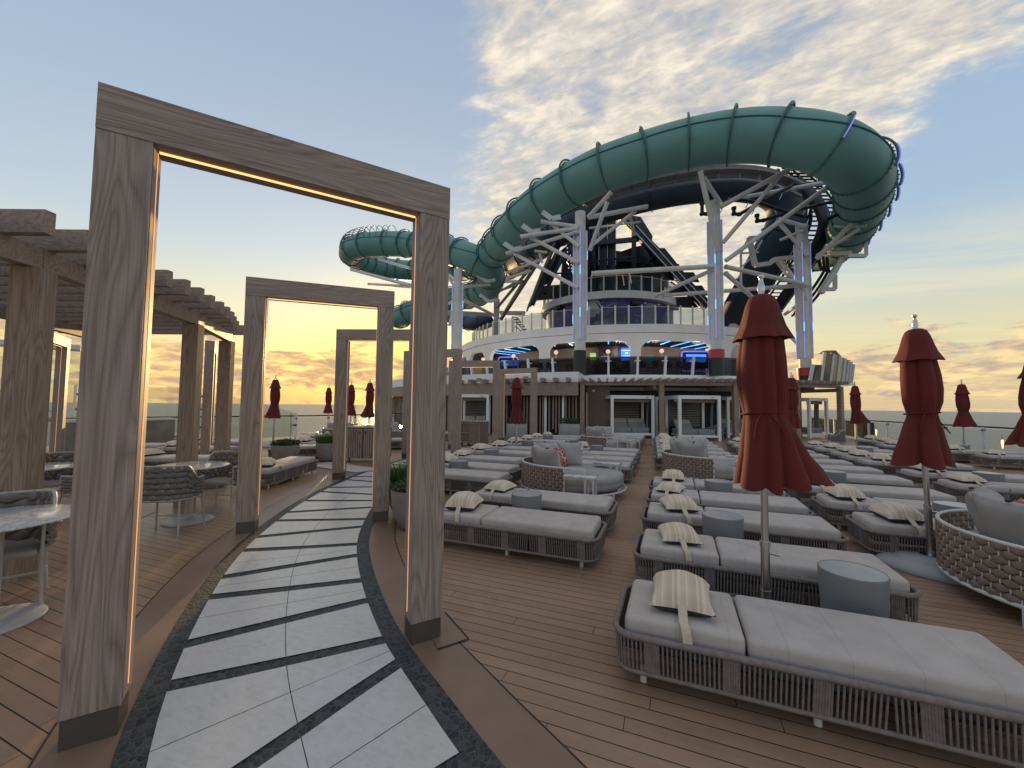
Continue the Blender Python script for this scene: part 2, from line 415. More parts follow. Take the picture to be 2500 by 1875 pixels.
# low cumulus bank close to the horizon
cb=n.new('ShaderNodeCombineXYZ'); n.link(n.math('MULTIPLY',az,.10),cb.inputs[0]); n.link(n.math('MULTIPLY',el,.34),cb.inputs[1])
cu=n.noise(cb.outputs[0],1.5,8,.60,.5)
hump=n.math('SUBTRACT',1,n.math('ABSOLUTE',n.math('DIVIDE',n.math('SUBTRACT',el,4.2),6.5)),clamp=True)
cud=n.math('ADD',cu,n.math('MULTIPLY',hump,.40))
cm=n.new('ShaderNodeMapRange',interpolation_type='SMOOTHSTEP'); n.link(cud,cm.inputs[0]); cm.inputs[1].default_value=.70; cm.inputs[2].default_value=.80
cs=n.noise(cb.outputs[0],3.2,6,.6,.3)
cucol=n.mix(fa,n.ramp(cs,[(.38,lin(170,154,146)),(.5,lin(204,178,146)),(.60,lin(238,210,154))]),n.ramp(cs,[(.38,lin(176,146,126)),(.5,lin(216,172,122)),(.60,lin(254,222,140))]))
sk=n.mix(n.math('MULTIPLY',cm.outputs[0],.90),sk,cucol)
# under the horizon
sk=n.mix(n.math('LESS_THAN',el,-.6),sk,(.10,.12,.14))
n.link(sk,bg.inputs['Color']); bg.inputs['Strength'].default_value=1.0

# ------------------------------------------------------------------ sea
def seamat():
    n=NT('sea_water'); v=n.coord('Object',(1,1,1))
    a=n.noise(n.coord('Object',(.05,.12,.05)),1,6,.65,.5); b=n.noise(n.coord('Object',(.012,.02,.01)),1,4,.6)
    cb=n.noise(n.coord('Object',(.0016,.004,.001)),1,4,.6)
    n.bump(n.math('ADD',a,n.math('MULTIPLY',b,1.2)),1.0,3.0)
    c=n.ramp(n.math('ADD',n.math('MULTIPLY',a,.7),n.math('MULTIPLY',cb,.3)),[(.35,(.030,.050,.066)),(.6,(.075,.105,.125))])
    return n.set(c,.30,0,.5)
mb=MB(); N=96
mb.add([(0,0,-45)]+[(12000*math.cos(2*PI*i/N),12000*math.sin(2*PI*i/N),-45) for i in range(N)],[(0,1+i,1+(i+1)%N) for i in range(N)])
tag(mb.build('sea',seamat()),kind='structure')

# ------------------------------------------------------------------ deck
def deckmat():
    n=NT('teak_planks'); v=n.coord('Object'); sep=n.new('ShaderNodeSeparateXYZ'); n.link(v,sep.inputs[0])
    y=n.math('ADD',sep.outputs[1],50.0); u=n.math('DIVIDE',y,.098); fr=n.math('FRACT',u); idx=n.math('FLOOR',u)
    e=n.math('MINIMUM',fr,n.math('SUBTRACT',1,fr)); line=n.math('LESS_THAN',e,.034)
    wn=n.new('ShaderNodeTexWhiteNoise',noise_dimensions='1D'); n.link(idx,wn.inputs['W'])
    g=n.noise(n.coord('Object',(1.0,45,1)),1,4,.6); bg_=n.noise(v,.8,3)
    t=n.math('ADD',n.math('ADD',n.math('MULTIPLY',wn.outputs['Value'],.22),n.math('MULTIPLY',g,.35)),n.math('MULTIPLY',bg_,.5))
    c=n.ramp(t,[(.3,(.245,.148,.095)),(.8,(.385,.242,.160))])
    jx=n.math('FRACT',n.math('DIVIDE',n.math('ADD',sep.outputs[0],n.math('MULTIPLY',wn.outputs['Value'],40)),2.6))
    joint=n.math('LESS_THAN',jx,.0016); line=n.math('MAXIMUM',line,joint)
    stn=n.noise(n.coord('Object',(.9,1.6,1)),1.3,6,.65,.6); c=n.mix(n.math('MULTIPLY',n.math('DIVIDE',n.math('SUBTRACT',stn,.53),.15,clamp=True),.28),c,(.12,.085,.065))
    c=n.mix(line,c,(.016,.012,.011))
    n.bump(n.math('SUBTRACT',n.math('MULTIPLY',g,.15),line),.5,.004)
    r=n.ramp(bg_,[(.3,(.34,.34,.34)),(.7,(.52,.52,.52))]); s=n.new('ShaderNodeSeparateColor'); n.link(r,s.inputs[0])
    return n.set(c,s.outputs[0],0,.45)
mb=MB()
deck_poly=[(-24,-8),(13.2,-8),(10.6,17.6),(9.0,26),(8.9,60),(-21,60),(-15.0,17.6),(-17.4,9.6),(-22,4)]
mb.add([(x,y,0) for x,y in deck_poly]+[(x,y,-1.2) for x,y in deck_poly],[tuple(range(9))]+[(i,9+i,9+(i+1)%9,(i+1)%9) for i in range(9)])
tag(mb.build('deck',deckmat()),kind='structure')
# curved path
pth=[(.25,.15),(-.66,.86),(-1.38,1.55),(-2.22,1.87+.20),(-3.04,2.66),(-3.75,3.32),(-4.4,4.15),(-4.98,5.08),(-5.5,6.15),(-5.95,7.4),(-6.35,8.8),(-6.58,10.3),(-6.66,12.0),(-6.55,14),(-6.2,16.4),(-5.9,17.6)]
pth[2]=(-1.45,1.36); pth[3]=(-2.22,1.87); pth[4]=(-3.06,2.58); pth[5]=(-3.80,3.34)
PC=spline([Vector((x,y,0)) for x,y in pth],14)
def offs(off,i0=0,i1=None):
    out=[]
    for i in range(len(PC)):
        t=(PC[min(i+1,len(PC)-1)]-PC[max(i-1,0)]).normalized(); nn=Vector((t.y,-t.x,0)); out.append(PC[i]+nn*off)
    return out[i0:i1]
def ribbon(mb,a,b,z):
    A=offs(a); B=offs(b); vs=[(p.x,p.y,z) for p in A]+[(p.x,p.y,z) for p in B]; m=len(A)
    mb.add(vs,[(i,i+1,m+i+1,m+i) for i in range(m-1)])
def bordermat():
    n=NT('plain_margin_board'); v=n.coord('Object'); c=n.ramp(n.noise(v,2.5,4),[(.3,(.20,.125,.086)),(.7,(.26,.165,.115))]); n.bump(n.noise(v,60,2),.06,.002); return n.set(c,.42)
mb=MB(); ribbon(mb,.70,.985,.004); ribbon(mb,-.985,-.70,.004)
tag(mb.build('path_margin',bordermat()),kind='structure')
mb=MB(); ribbon(mb,.985,.995,.005); ribbon(mb,-.995,-.985,.005)
# the mitred corner piece of the margin board by the first right post
cq=[G(940+1075/7.373,1450+345/7.373),G(940+1505/7.373,1450+832/7.373),G(940+948/7.373,1450+1022/7.373)]
for a,b in ((0,1),(1,2)):
    p,q=cq[a],cq[b]; d=(q-p).normalized(); s_=Vector((-d.y,d.x,0))*.005
    mb.add([(p+s_)+Vector((0,0,.012)),(p-s_)+Vector((0,0,.012)),(q-s_)+Vector((0,0,.012)),(q+s_)+Vector((0,0,.012))],[(0,1,2,3)])
tag(mb.build('deck_caulking',M['black']),kind='structure')
ctr=G(1050,1545); mb=MB(); mb.add([Vector((cq[0].x,cq[0].y,.008)),Vector((cq[1].x,cq[1].y,.008)),Vector((cq[2].x,cq[2].y,.008)),Vector((ctr.x,ctr.y,.008))],[(0,1,2,3)])
tag(mb.build('margin_corner',bpy.data.materials['plain_margin_board']),kind='structure')
def pebmat():
    n=NT('dark_pebble_mosaic'); v=n.coord('Object'); wv=n.noise(v,14,2)
    vo=n.new('ShaderNodeTexVoronoi',feature='DISTANCE_TO_EDGE'); vo.inputs['Scale'].default_value=27; n.link(v,vo.inputs['Vector'])
    vc=n.new('ShaderNodeTexVoronoi'); vc.inputs['Scale'].default_value=27; n.link(v,vc.inputs['Vector'])
    sepc=n.new('ShaderNodeSeparateColor'); n.link(vc.outputs['Color'],sepc.inputs[0])
    c=n.ramp(sepc.outputs[0],[(0,(.018,.023,.028)),(.6,(.036,.043,.050)),(1,(.065,.068,.07))])
    ed=n.math('LESS_THAN',vo.outputs['Distance'],.055)
    c=n.mix(ed,c,(.075,.078,.078))
    n.bump(n.math('MINIMUM',vo.outputs['Distance'],.25),.45,.012); return n.set(c,.6,0,.3)
mb=MB(); ribbon(mb,-.70,.70,.008)
tag(mb.build('path_pebbles',pebmat()),kind='structure')
def slabmat():
    n=NT('pale_stone_slab'); v=n.coord('Object'); a=n.noise(n.coord('Object',(3.5,8,2)),4.0,7,.65,.3); b=n.noise(v,9,5,.7)
    c=n.ramp(n.math('ADD',n.math('MULTIPLY',a,.6),n.math('MULTIPLY',b,.4)),[(.30,(.46,.44,.43)),(.5,(.56,.54,.525)),(.7,(.61,.595,.58))])
    n.bump(a,.35,.006); return n.set(c,.36)
mb=MB()
# stations of the dark cross strips: (arclength index, skew)
L=[0]
for i in range(1,len(PC)): L.append(L[-1]+(PC[i]-PC[i-1]).length)
def nearest(p): return min(range(len(PC)),key=lambda i:(PC[i]-Vector((p[0],p[1],0))).length)
def at(sv):
    if sv<=0: i=0
    i=max(0,min(len(PC)-2,next((k for k in range(len(L)-1) if L[k+1]>sv),len(L)-2))); t=(sv-L[i])/(L[i+1]-L[i])
    p=PC[i].lerp(PC[i+1],t); d=(PC[i+1]-PC[i]).normalized(); return p,d,Vector((d.y,-d.x,0))
st=[]
meas=[((-2.65,1.44),(-1.8,2.3)),((-3.01,1.72),(-2.3,2.7)),((-3.53,2.2),(-2.59,2.96)),((-3.82,2.49),(-3.07,3.41)),((-4.33,3.01),(-3.31,3.68)),((-4.62,3.34),(-3.74,4.19)),((-5.01,3.94),(-3.97,4.48)),((-5.25,4.28),(-4.31,5.02)),((-5.59,4.88),(-4.58,5.34))]
for a,b in meas:
    i=nearest(((a[0]+b[0])/2,(a[1]+b[1])/2)); d=(PC[i+1]-PC[i-1]).normalized(); nn=Vector((d.y,-d.x,0))
    v=Vector((b[0]-a[0],b[1]-a[1],0)); st.append((L[i],v.dot(d)/max(.3,v.dot(nn))*.57))
s0=st[0][0]; k=st[0][1]
st=[(s0-.56*j,(k if j%2==0 else -k*.1)+.02*j) for j in (6,5,4,3)]+[(s0-1.12+.03,.20),(s0-.56,.12 if False else .30)]+st
# first two foreground strips from the picture
st=[x for x in st if x[0]<s0-1.2]+[(s0-1.27,.02),(s0-.63,.225)]+[x for x in st if x[0]>=s0]
sv=st[-1][0]; sg=1
while sv<L[-1]-.6:
    sv+=.545; sg=-sg; st.append((sv,.10*sg-.04))
W=.57
def quadpts(sA,kA,sB,kB,uA,uB):
    # point on strip line at lateral u: station s + k*(u/W)
    out=[]
    for s_,kk,u in ((sA,kA,uA),(sA,kA,uB),(sB,kB,uB),(sB,kB,uA)):
        p,d,nn=at(s_+kk*(u/W)); out.append(p+nn*u)
    return out
hw=.052; z=.014
for (sA,kA),(sB,kB) in zip(st[:-1],st[1:]):
    for (u0,u1) in ((-W,-.0022),(.0022,W)):
        s0_,s1_=sA+hw,sB-hw; mid=(s0_+s1_)/2; km=(kA+kB)/2
        for (p0,k0,p1,k1) in (((s0_,kA,mid-.0025,km),(mid+.0025,km,s1_,kB)) if (int(sA*10)%3) else ((s0_,kA,s1_,kB),)):
            rows=[]
            for t in (0,.5,1):
                sp=p0+(p1-p0)*t; kp=k0+(k1-k0)*t; row=[]
                for uu in (u0,(u0+u1)/2,u1):
                    p,d,nn=at(sp+kp*(uu/W)); q=p+nn*uu; row.append((q.x,q.y,z))
                rows.append(row)
            mb.grid(rows,False)
# branch of the path that leaves to the left at the cabinet
bq=[(-6.75,7.35),(-6.55,8.0),(-8.6,8.35),(-8.7,7.65)]
mb.add([(x,y,z) for x,y in bq],[(0,1,2,3)])
tag(mb.build('path_slabs',slabmat()),kind='structure')

# ------------------------------------------------------------------ timber arches
def make_arch(x,y,e,Wd,label,group='oak-clad arches over the curved path',Hh=3.16,depth=.20):
    a=math.atan2(e[1],e[0]); t=thing('timber_arch',label,'arch',(x,y,0),a,group)
    pw,bh,sk=.214,.23,.141
    for x0 in (0,Wd-pw):
        mb=MB(); mb.box((x0+pw/2,depth/2,(sk+Hh-bh)/2),(pw,depth,Hh-bh-sk-.004)); o=mb.build('post',M['wood_v'],t)
        mb=MB(); mb.box((x0+pw/2,depth/2,sk/2),(pw-.014,depth-.014,sk)); mb.build('skirt',M['skirt'],o)
        xi=x0+pw if x0==0 else x0; sgn=1 if x0==0 else -1
        mb=MB(); mb.box((xi+sgn*.0015,depth/2,(sk+Hh-bh)/2),(.003,depth-.03,Hh-bh-sk-.03)); mb.build('inner_panel',M['inner'],o)
        mb=MB(); mb.box((xi+sgn*.004,depth/2,(sk+Hh-bh)/2+.02),(.005,.005,Hh-bh-sk-.06)); mb.build('led_strip',M['led_warm'],o)
    mb=MB(); mb.box((Wd/2,depth/2,Hh-bh/2),(Wd,depth+.008,bh)); b=mb.build('beam',M['wood_x'],t)
    mb=MB(); mb.box((Wd/2,depth*.5,Hh-bh-.004),(Wd-2*pw-.02,.012,.008)); mb.build('led_strip',M['led_beam'],b)
    return t
yaw=-.91972
make_arch(-2.60346,1.00737,(math.cos(-yaw),math.sin(-yaw)),1.8426,'nearest and largest timber arch, framing the path in the left foreground',depth=.181)
make_arch(-4.92,3.36,(.746,.666),1.78,'second timber arch along the path, right post partly behind the nearest arch')
make_arch(-6.62,6.50,(.945,.327),1.78,'third timber arch along the path, standing before the ribbed cabinet')
make_arch(-7.42,9.88,(1,.03),1.84,'fourth timber arch along the path, its right post beside the nearest arch post')
make_arch(-7.50,12.62,(.978,.207),1.84,'fifth timber arch along the path, in front of the smoked balcony rail')
make_arch(-7.12,16.25,(.988,-.155),1.80,'farthest timber arch, with a closed red parasol seen through it')
e1=Vector((-.83,.55)).normalized()
g2='sunlit oak-clad arches on the port side'
# these two show their sunlit face: built on the far side of their corner
def arch_back(x,y,e,label):
    e=Vector(e).normalized(); x2,y2=x+e.x*1.84,y+e.y*1.84
    return make_arch(x2,y2,(-e.x,-e.y),1.84,label,g2)
make_arch(-12.85,4.35,(-e1.x,-e1.y) if False else (e1.x,e1.y),1.84,'sunlit golden timber arch at the far left behind the pergola',g2)
make_arch(-10.95,6.75,(e1.x,e1.y),1.84,'sunlit golden timber arch partly hidden behind the second arch left post',g2)

# ------------------------------------------------------------------ pergola on the left
pg=thing('timber_pergola','long curved timber pergola with stepped rafters over the bistro tables','pergola',(-7,4,0))
off=Vector((-7,4,0))
def P0(v): return Vector(v)-off
fr=[Vector((-4.2,-.6,0)),Vector((-5.50,1.78,0)),Vector((-7.02,4.00,0)),Vector((-8.32,5.36,0))]
inn=Vector((-.93,-.37,0)).normalized()
bk=[p+inn*2.7 for p in fr]
for row in (fr,bk):
    for i in range(len(row)-1):
        a,b=row[i],row[i+1]
        if i==len(row)-2: b=b+(b-a).normalized()*.12
        mb=MB(); mb.bar(P0(a)+Vector((0,0,2.915)),P0(b)+Vector((0,0,2.915)),.12,.20); o=mb.build('beam',M['wood_bx'],pg)
    for p in row:
        mb=MB(); d=Vector((-.6,.8,0)); mb.box(P0(p)+Vector((0,0,1.405)),(.21,.21,2.81),Matrix.Rotation(math.radians(-52),3,'Z')); mb.build('post',M['wood_bv'],pg)
ends=[(-4.30,.35),(-4.52,.78),(-4.74,1.22),(-4.95,1.67),(-5.15,2.02),(-5.36,2.36),(-5.57,2.68),(-5.78,3.0),(-5.99,3.32),(-6.22,3.63),(-6.5,3.95),(-6.77,4.26),(-7.03,4.53),(-7.33,4.80),(-7.67,5.07),(-8.06,5.38),(-8.42,5.76)]
for x,y in ends:
    a=Vector((x,y,3.115)); b=a+inn*3.9
    mb=MB(); mb.bar(P0(a),P0(b),.085,.20); mb.build('rafter',M['wood_bx'],pg)
# ------------------------------------------------------------------ sun lounger prototype (head at x=0, near side y=0)
LX,LY=1.96,.70
def rrect(x0,y0,x1,y1,r,z,n=6):
    out=[]
    for cx,cy,a0 in ((x1-r,y1-r,0),(x0+r,y1-r,PI/2),(x0+r,y0+r,PI),(x1-r,y0+r,3*PI/2)):
        for k in range(n+1):
            a=a0+PI/2*k/n; out.append(Vector((cx+r*math.cos(a),cy+r*math.sin(a),z)))
    return out
def resample(path,step,closed=True):
    P=path+[path[0]] if closed else path; out=[]; acc=0; tot=sum((P[i+1]-P[i]).length for i in range(len(P)-1)); m=round(tot/step); st_=tot/m; nx=0
    for i in range(len(P)-1):
        l=(P[i+1]-P[i]).length
        while nx<=acc+l+1e-9 and len(out)<m:
            out.append(P[i].lerp(P[i+1],(nx-acc)/max(l,1e-9))); nx+=st_
        acc+=l
    return out
lounger=thing('sun_lounger','','sun lounger',(0,0,0),0,'grey rope-sided sun loungers set out in rows')
mb=MB()
top=rrect(.0,.0,LX,LY,.11,.285); bot=rrect(.015,.015,LX-.015,LY-.015,.10,.085)
mb.tube(top,.019,6,closed=True); mb.tube(bot,.013,6,closed=True)
T=resample(top,.0235); Bt=resample(bot,.0235*.985)
for i,p in enumerate(T):
    q=min(Bt,key=lambda b:(b.x-p.x)**2+(b.y-p.y)**2)
    k=i%17
    r=.0058
    mb.cyl(p,Vector((q.x,q.y,.085)),r,n=5,caps=False)
    if k in (0,1,2):
        # a bound upright: ropes packed side by side
        p2=T[(i+1)%len(T)]; d=(p2-p)*.5
        mb.cyl(p+d,Vector((q.x,q.y,.085))+d,.0075,n=5,caps=False)
        mb.cyl(p,Vector((q.x,q.y,.085)),.0080,n=5,caps=False)
mb.build('rope_frame',M['rope'],lounger)
mb=MB(); mb.rbox((LX/2,LY/2,.205),(LX-.09,LY-.09,.05),.02,1); mb.build('base_panel',M['black'],lounger)  # bed base, coloured black so the hollow inside the ropes reads as shade
def cushion(x0,x1,name):
    bm=bmesh.new(); bmesh.ops.create_grid(bm,x_segments=24,y_segments=12,size=.5); w_=x1-x0; h=.135; ly=LY-.115
    vs=[];fs=[]
    for v in bm.verts:
        x=v.co.x*w_; y=v.co.y*ly; vs.append((x,y))
    bm.free()
    mb=MB(); rows=[]; NX,NY=22,10
    def prof(t,half,r):  # rounded edge fall-off
        d=half-abs(t); return 0 if d>=r else (r-math.sqrt(max(0,r*r-(r-d)**2)))
    mb=MB(); mb.rbox(((x0+x1)/2,LY/2,.300),(w_,ly,h),.034,4)
    # slight waviness of the fabric edges
    nv=[]
    for x,y,z_ in mb.v:
        s_=math.sin(x*23+y*5)*.0022+math.sin(x*9.3+2+y*13)*.003
        nv.append((x,y+s_*(1 if y>LY/2 else -1)*.6,z_+(s_ if z_>.3 else 0)))
    mb.v=nv
    return mb.build(name,M['cushion'],lounger)
cushion(.055,.685,'head_cushion'); cushion(.695,LX-.05,'foot_cushion')
for x in (.16,LX/2+.02,LX-.16):
    for y in (.085,LY-.085):
        mb=MB(); mb.cyl((x,y,.085),(x,y,.0),.021,.019,n=10); mb.build('leg',M['wmetal'],lounger)
reg(lounger)

def pillow_mesh(a,b,h,nu=18,nv=18,jit=0,seed=0):
    # pinched-corner cushion, returns top and bottom rows
    r_=random.Random(seed); top=[];bo=[]
    ph=[r_.uniform(0,6) for _ in range(4)]
    for i in range(nu+1):
        ru=[];rl=[]
        for j in range(nv+1):
            u=-1+2*i/nu; v=-1+2*j/nv
            pin=1-.10*(1-abs(v)**2.2)*abs(u)**3; pin2=1-.10*(1-abs(u)**2.2)*abs(v)**3
            x=a*u*pin; y=b*v*pin2
            t=max(0,(1-abs(u)**3.2)*(1-abs(v)**3.2))**.55
            wr=1+jit*(math.sin(5*u+ph[0])*math.cos(4*v+ph[1]))
            ru.append(Vector((x,y,h*t*wr))); rl.append(Vector((x,y,-h*.55*t)))
        top.append(ru); bo.append(rl)
    return top,bo
pillow=thing('pillow','','pillow',(0,0,0),0,'striped cream pillows lying on the loungers')
def arc_pillow(a,b,h,seed=3,sag=.0):
    mb=MB(); t,bo=pillow_mesh(a,b,h,jit=.08,seed=seed)
    for rows in (t,bo):
        mb.grid(rows)
    return mb
mb=MB(); t_,b_=pillow_mesh(.18,.222,.112,jit=.08,seed=3)
for row in t_:
    for v in row: v.z+=.045
for row in b_:
    for v in row: v.z+=.045
mb.grid(t_); mb.build('cover',M['pillow'],pillow)
mb=MB(); mb.grid(b_); mb.build('backing',M['navy'],pillow)
mb=MB(); pr=[(-.185,.066),(-.22,.052),(-.285,.012),(-.325,.004),(-.345,-.03),(-.352,-.085)]
rows=[[Vector((x+dx+.01*i*.4,y,z_)) for x in (-.024,.024)] for i,((y,z_),dx) in enumerate(zip(pr,(0,0,0,.004,.008,.008)))]
rows2=[[v+Vector((0,-.004,.004)) for v in r] for r in rows]
mb.grid(rows); mb.grid(rows2); mb.build('strap',M['strap'],pillow)
reg(pillow)
PZ=.3665

drum=thing('drum_table','','side table',(0,0,0),0,'round grey drum side tables between the loungers')
mb=MB(); mb.lathe([(.0,0),(.168,0),(.174,.01),(.192,.48),(.190,.487),(.186,.49)],n=40); mb.build('drum_body',M['drum'],drum)
mb=MB(); mb.lathe([(.186,.488),(.1,.4885),(.0,.4885)],n=40); mb.build('top',plain('drum_top',(.33,.345,.36),.30,0,.1,9),drum)
reg(drum)

# rows: name, head x, direction, list of (near y, lx offset, has pillow)
Lst=[];Pst=[];Dst=[]
def lounger_at(x,y,label,flip=False,rz=0,pl=True,plabel=None,pdx=.37,pjit=True):
    # flip: head to the right side
    o=place(lounger,Lst,(x,y,0),rz+(math.radians(rnd.uniform(-.6,.6)) if pjit else 0),label)
    if pl:
        c,s=math.cos(rz),math.sin(rz); lx,ly=pdx+rnd.uniform(-.06,.07)*pjit,.36+rnd.uniform(-.02,.02)*pjit
        place(pillow,Pst,(x+c*lx-s*ly,y+s*lx+c*ly,PZ),rz+rnd.uniform(-.24,.24)*pjit,plabel,scale=(rnd.uniform(.94,1.08),rnd.uniform(.94,1.06),rnd.uniform(.8,1.15)))
    return o
# column right of the aisle, nearest first
colA=[(-.335,2.47),(-.34,3.76),(-.35,4.98),(-.36,6.02),(-.38,7.02)]
nm=['nearest, cut by the right edge of the photo','second from the camera, behind a parasol pole','third from the camera','fourth from the camera','fifth from the camera, just before the woven daybed']
for i,(x,y) in enumerate(colA):
    lounger_at(x,y,'rope-sided sun lounger right of the aisle, '+nm[i],plabel='cream striped pillow on the %s lounger right of the aisle'%ORD[i+1],pjit=i>0)
for i,y in enumerate((10.9,11.95,13.05,14.1,15.2,16.3,17.35)):
    lounger_at(-.45-.05*i,y,'sun lounger right of the aisle beyond the woven daybed, %s of the seven there'%ORD[i+1],plabel='pillow at the aisle beyond the daybed, on the %s lounger there'%ORD[i+1])
# column left of the aisle (feet at x=-.72)
colB=[(-2.66,3.97,'nearest of the column left of the aisle'),(-2.68,5.06,'second of the column left of the aisle, a drum table in front')]
for i,(x,y,l) in enumerate(colB):
    lounger_at(x,y,'sun lounger '+l,plabel='striped pillow with navy underside on the %s lounger left of the aisle'%ORD[i+1])
for i,y in enumerate((8.62,9.55,10.55,11.6)):
    lounger_at(-2.78-.02*i,y,'sun lounger left of the aisle behind the near daybed, %s of four'%ORD[i+1],plabel='pillow on the %s lounger behind the near daybed'%ORD[i+1],pl=(i>1))
for i,y in enumerate((15.2,16.3,17.3)):
    lounger_at(-3.05,y,'sun lounger left of the aisle beyond the far daybed, %s of three'%ORD[i+1],plabel='pillow on the %s lounger beyond the far daybed'%ORD[i+1])
# third column, heads beside the path
colC=[(-4.68,6.25),(-4.85,7.22),(-5.15,8.32),(-5.3,9.62),(-5.25,10.78),(-5.25,12.05),(-5.28,13.38),(-5.2,14.5),(-5.2,15.7)]
for i,(x,y) in enumerate(colC):
    lounger_at(x,y,'sun lounger in the column nearest the curved path, %s from the camera'%ORD[i+1],plabel='pillow on the %s lounger of the column nearest the curved path'%ORD[i+1])
# column D, right
colD=[(1.93,5.48),(1.86,6.55),(1.80,7.62),(1.9,8.95),(1.95,10.15),(1.85,11.3),(1.8,12.6),(1.8,13.7),(1.8,14.9),(1.8,16.2)]
for i,(x,y) in enumerate(colD):
    lounger_at(x,y,'sun lounger in the column behind the big red parasol, %s from the camera'%ORD[i+1],plabel='plain-sided cream pillow on the %s lounger of the column behind the big parasol'%ORD[i+1])
colE=[(4.3,8.95),(4.3,10.2),(4.15,11.9),(4.1,12.75),(4.15,13.75),(4.1,14.9),(4.1,16.1)]
for i,(x,y) in enumerate(colE):
    lounger_at(x,y,'sun lounger in the second column from the starboard rail, %s from the camera'%ORD[i+1],plabel='pillow on the %s lounger of the second column from the starboard rail'%ORD[i+1])
colF=[(7.9,15.0),(7.55,16.2),(7.0,18.9),(6.9,20.0),(6.6,17.5)]
for i,(x,y) in enumerate(colF):
    lounger_at(x,y,'sun lounger against the starboard rail, %s from the right'%ORD[i+1],plabel='pillow on the %s lounger from the right at the starboard rail'%ORD[i+1])
# port side loungers
lounger_at(-6.85,5.25,'sun lounger turned toward the path between the second and third arches',rz=math.radians(112),plabel='plump taupe pillow on the lounger between the second and third arches')
portL=[(-10.4,7.9),(-10.9,9.0),(-12.0,10.2),(-9.9,10.8),(-12.6,11.6),(-10.4,12.2),(-12.6,13.0),(-10.8,13.6),(-9.6,15.0),(-12.9,14.6)]
pt=['first','second','third','fourth','fifth','sixth','seventh','eighth','ninth','tenth']
for i,(x,y) in enumerate(portL):
    lounger_at(x,y,'port side sun lounger beyond the potted shrubs, %s from the camera'%pt[i],rz=math.radians(38),plabel='pillow on the %s port side lounger beyond the potted shrubs'%pt[i])
for i,(x,y) in enumerate([(-11.3,5.0),(-12.9,6.5),(-14.3,7.8),(-15.2,6.2),(-16.2,8.2)]):
    lounger_at(x,y,'sun lounger behind the pergola posts at the far left, %s from the camera'%pt[i],rz=math.radians(20),plabel='pillow on the %s lounger behind the pergola posts at the far left'%pt[i])
dr=[((1.13,3.50),'largest grey drum table, in front of the second lounger right of the aisle'),((.46,4.72),'grey drum table between the second and third loungers right of the aisle'),((.62,6.86),'grey drum table before the fifth lounger right of the aisle'),
    ((-1.72,4.84),'grey drum table between the two nearest loungers left of the aisle'),((-3.95,7.08),'drum table between the first two loungers nearest the curved path'),((-4.2,9.18),'drum table before the fourth lounger nearest the curved path'),
    ((-4.22,11.9),'drum table before the sixth lounger nearest the curved path'),((-4.26,14.25),'farthest drum table of the column nearest the curved path'),((-2.0,11.42),'drum table behind the near daybed left of the aisle'),
    ((3.06,6.38),'drum table with a bright top behind the right parasol base'),((2.6,8.78),'drum table half hidden by the big red parasol'),((5.15,9.80),'drum table with a shining top left of the right edge parasol'),((4.85,12.68),'drum table with a shining top, nearer of two by the starboard side'),((5.1,14.6),'drum table with a shining top, farther of two by the starboard side'),((8.4,17.1),'drum table at the starboard rail'),((-8.0,5.0),'drum table beside the lounger between the second and third arches')]
for (x,y),l in dr: place(drum,Dst,(x,y,0),0,l)

# ------------------------------------------------------------------ woven back surface
def woven(mb_w,mb_f,path,zlo,ztop,rows,amp,thick,rodr,nseg=3):
    # path: list of plan points at the rods; ribbons pass alternately in front and behind
    P=[Vector(p) for p in path]; m=len(P)
    nrm=[]
    for i in range(m):
        t=(P[min(i+1,m-1)]-P[max(i-1,0)]); t.z=0; t.normalize(); nrm.append(Vector((t.y,-t.x,0)))
    for j in range(rows):
        ring_=[]
        for i in range(m):
            for k in range(nseg if i<m-1 else 1):
                f_=k/nseg; i2=min(i+1,m-1); p=P[i].lerp(P[i2],f_); nn=nrm[i].lerp(nrm[i2],f_)
                ph=(i+f_+j)*PI; o=amp*math.cos(ph)
                zt=ztop(p) if callable(ztop) else ztop; h=(zt-zlo)/rows; zc=zlo+h*(j+.5); hh=h*(.50+(.20 if rodr==0 else .16)*math.cos(ph))
                c=p+nn*o; cf=math.cos(ph)
                sec=[]
                for dz_,dn in ((hh,0),(hh*.6,thick*.8),(0,thick),(-hh*.6,thick*.8),(-hh,0),(-hh*.6,-thick*.8),(0,-thick),(hh*.6,-thick*.8)):
                    sec.append(Vector((c.x,c.y,zc+dz_))+nn*dn)
                ring_.append(sec)
        mb_w.grid(ring_,True,closed=True)
    for i in range(m):
        zt=ztop(P[i]) if callable(ztop) else ztop
        if rodr: mb_f.cyl((P[i].x,P[i].y,zlo),(P[i].x,P[i].y,zt),rodr,n=6,caps=False)

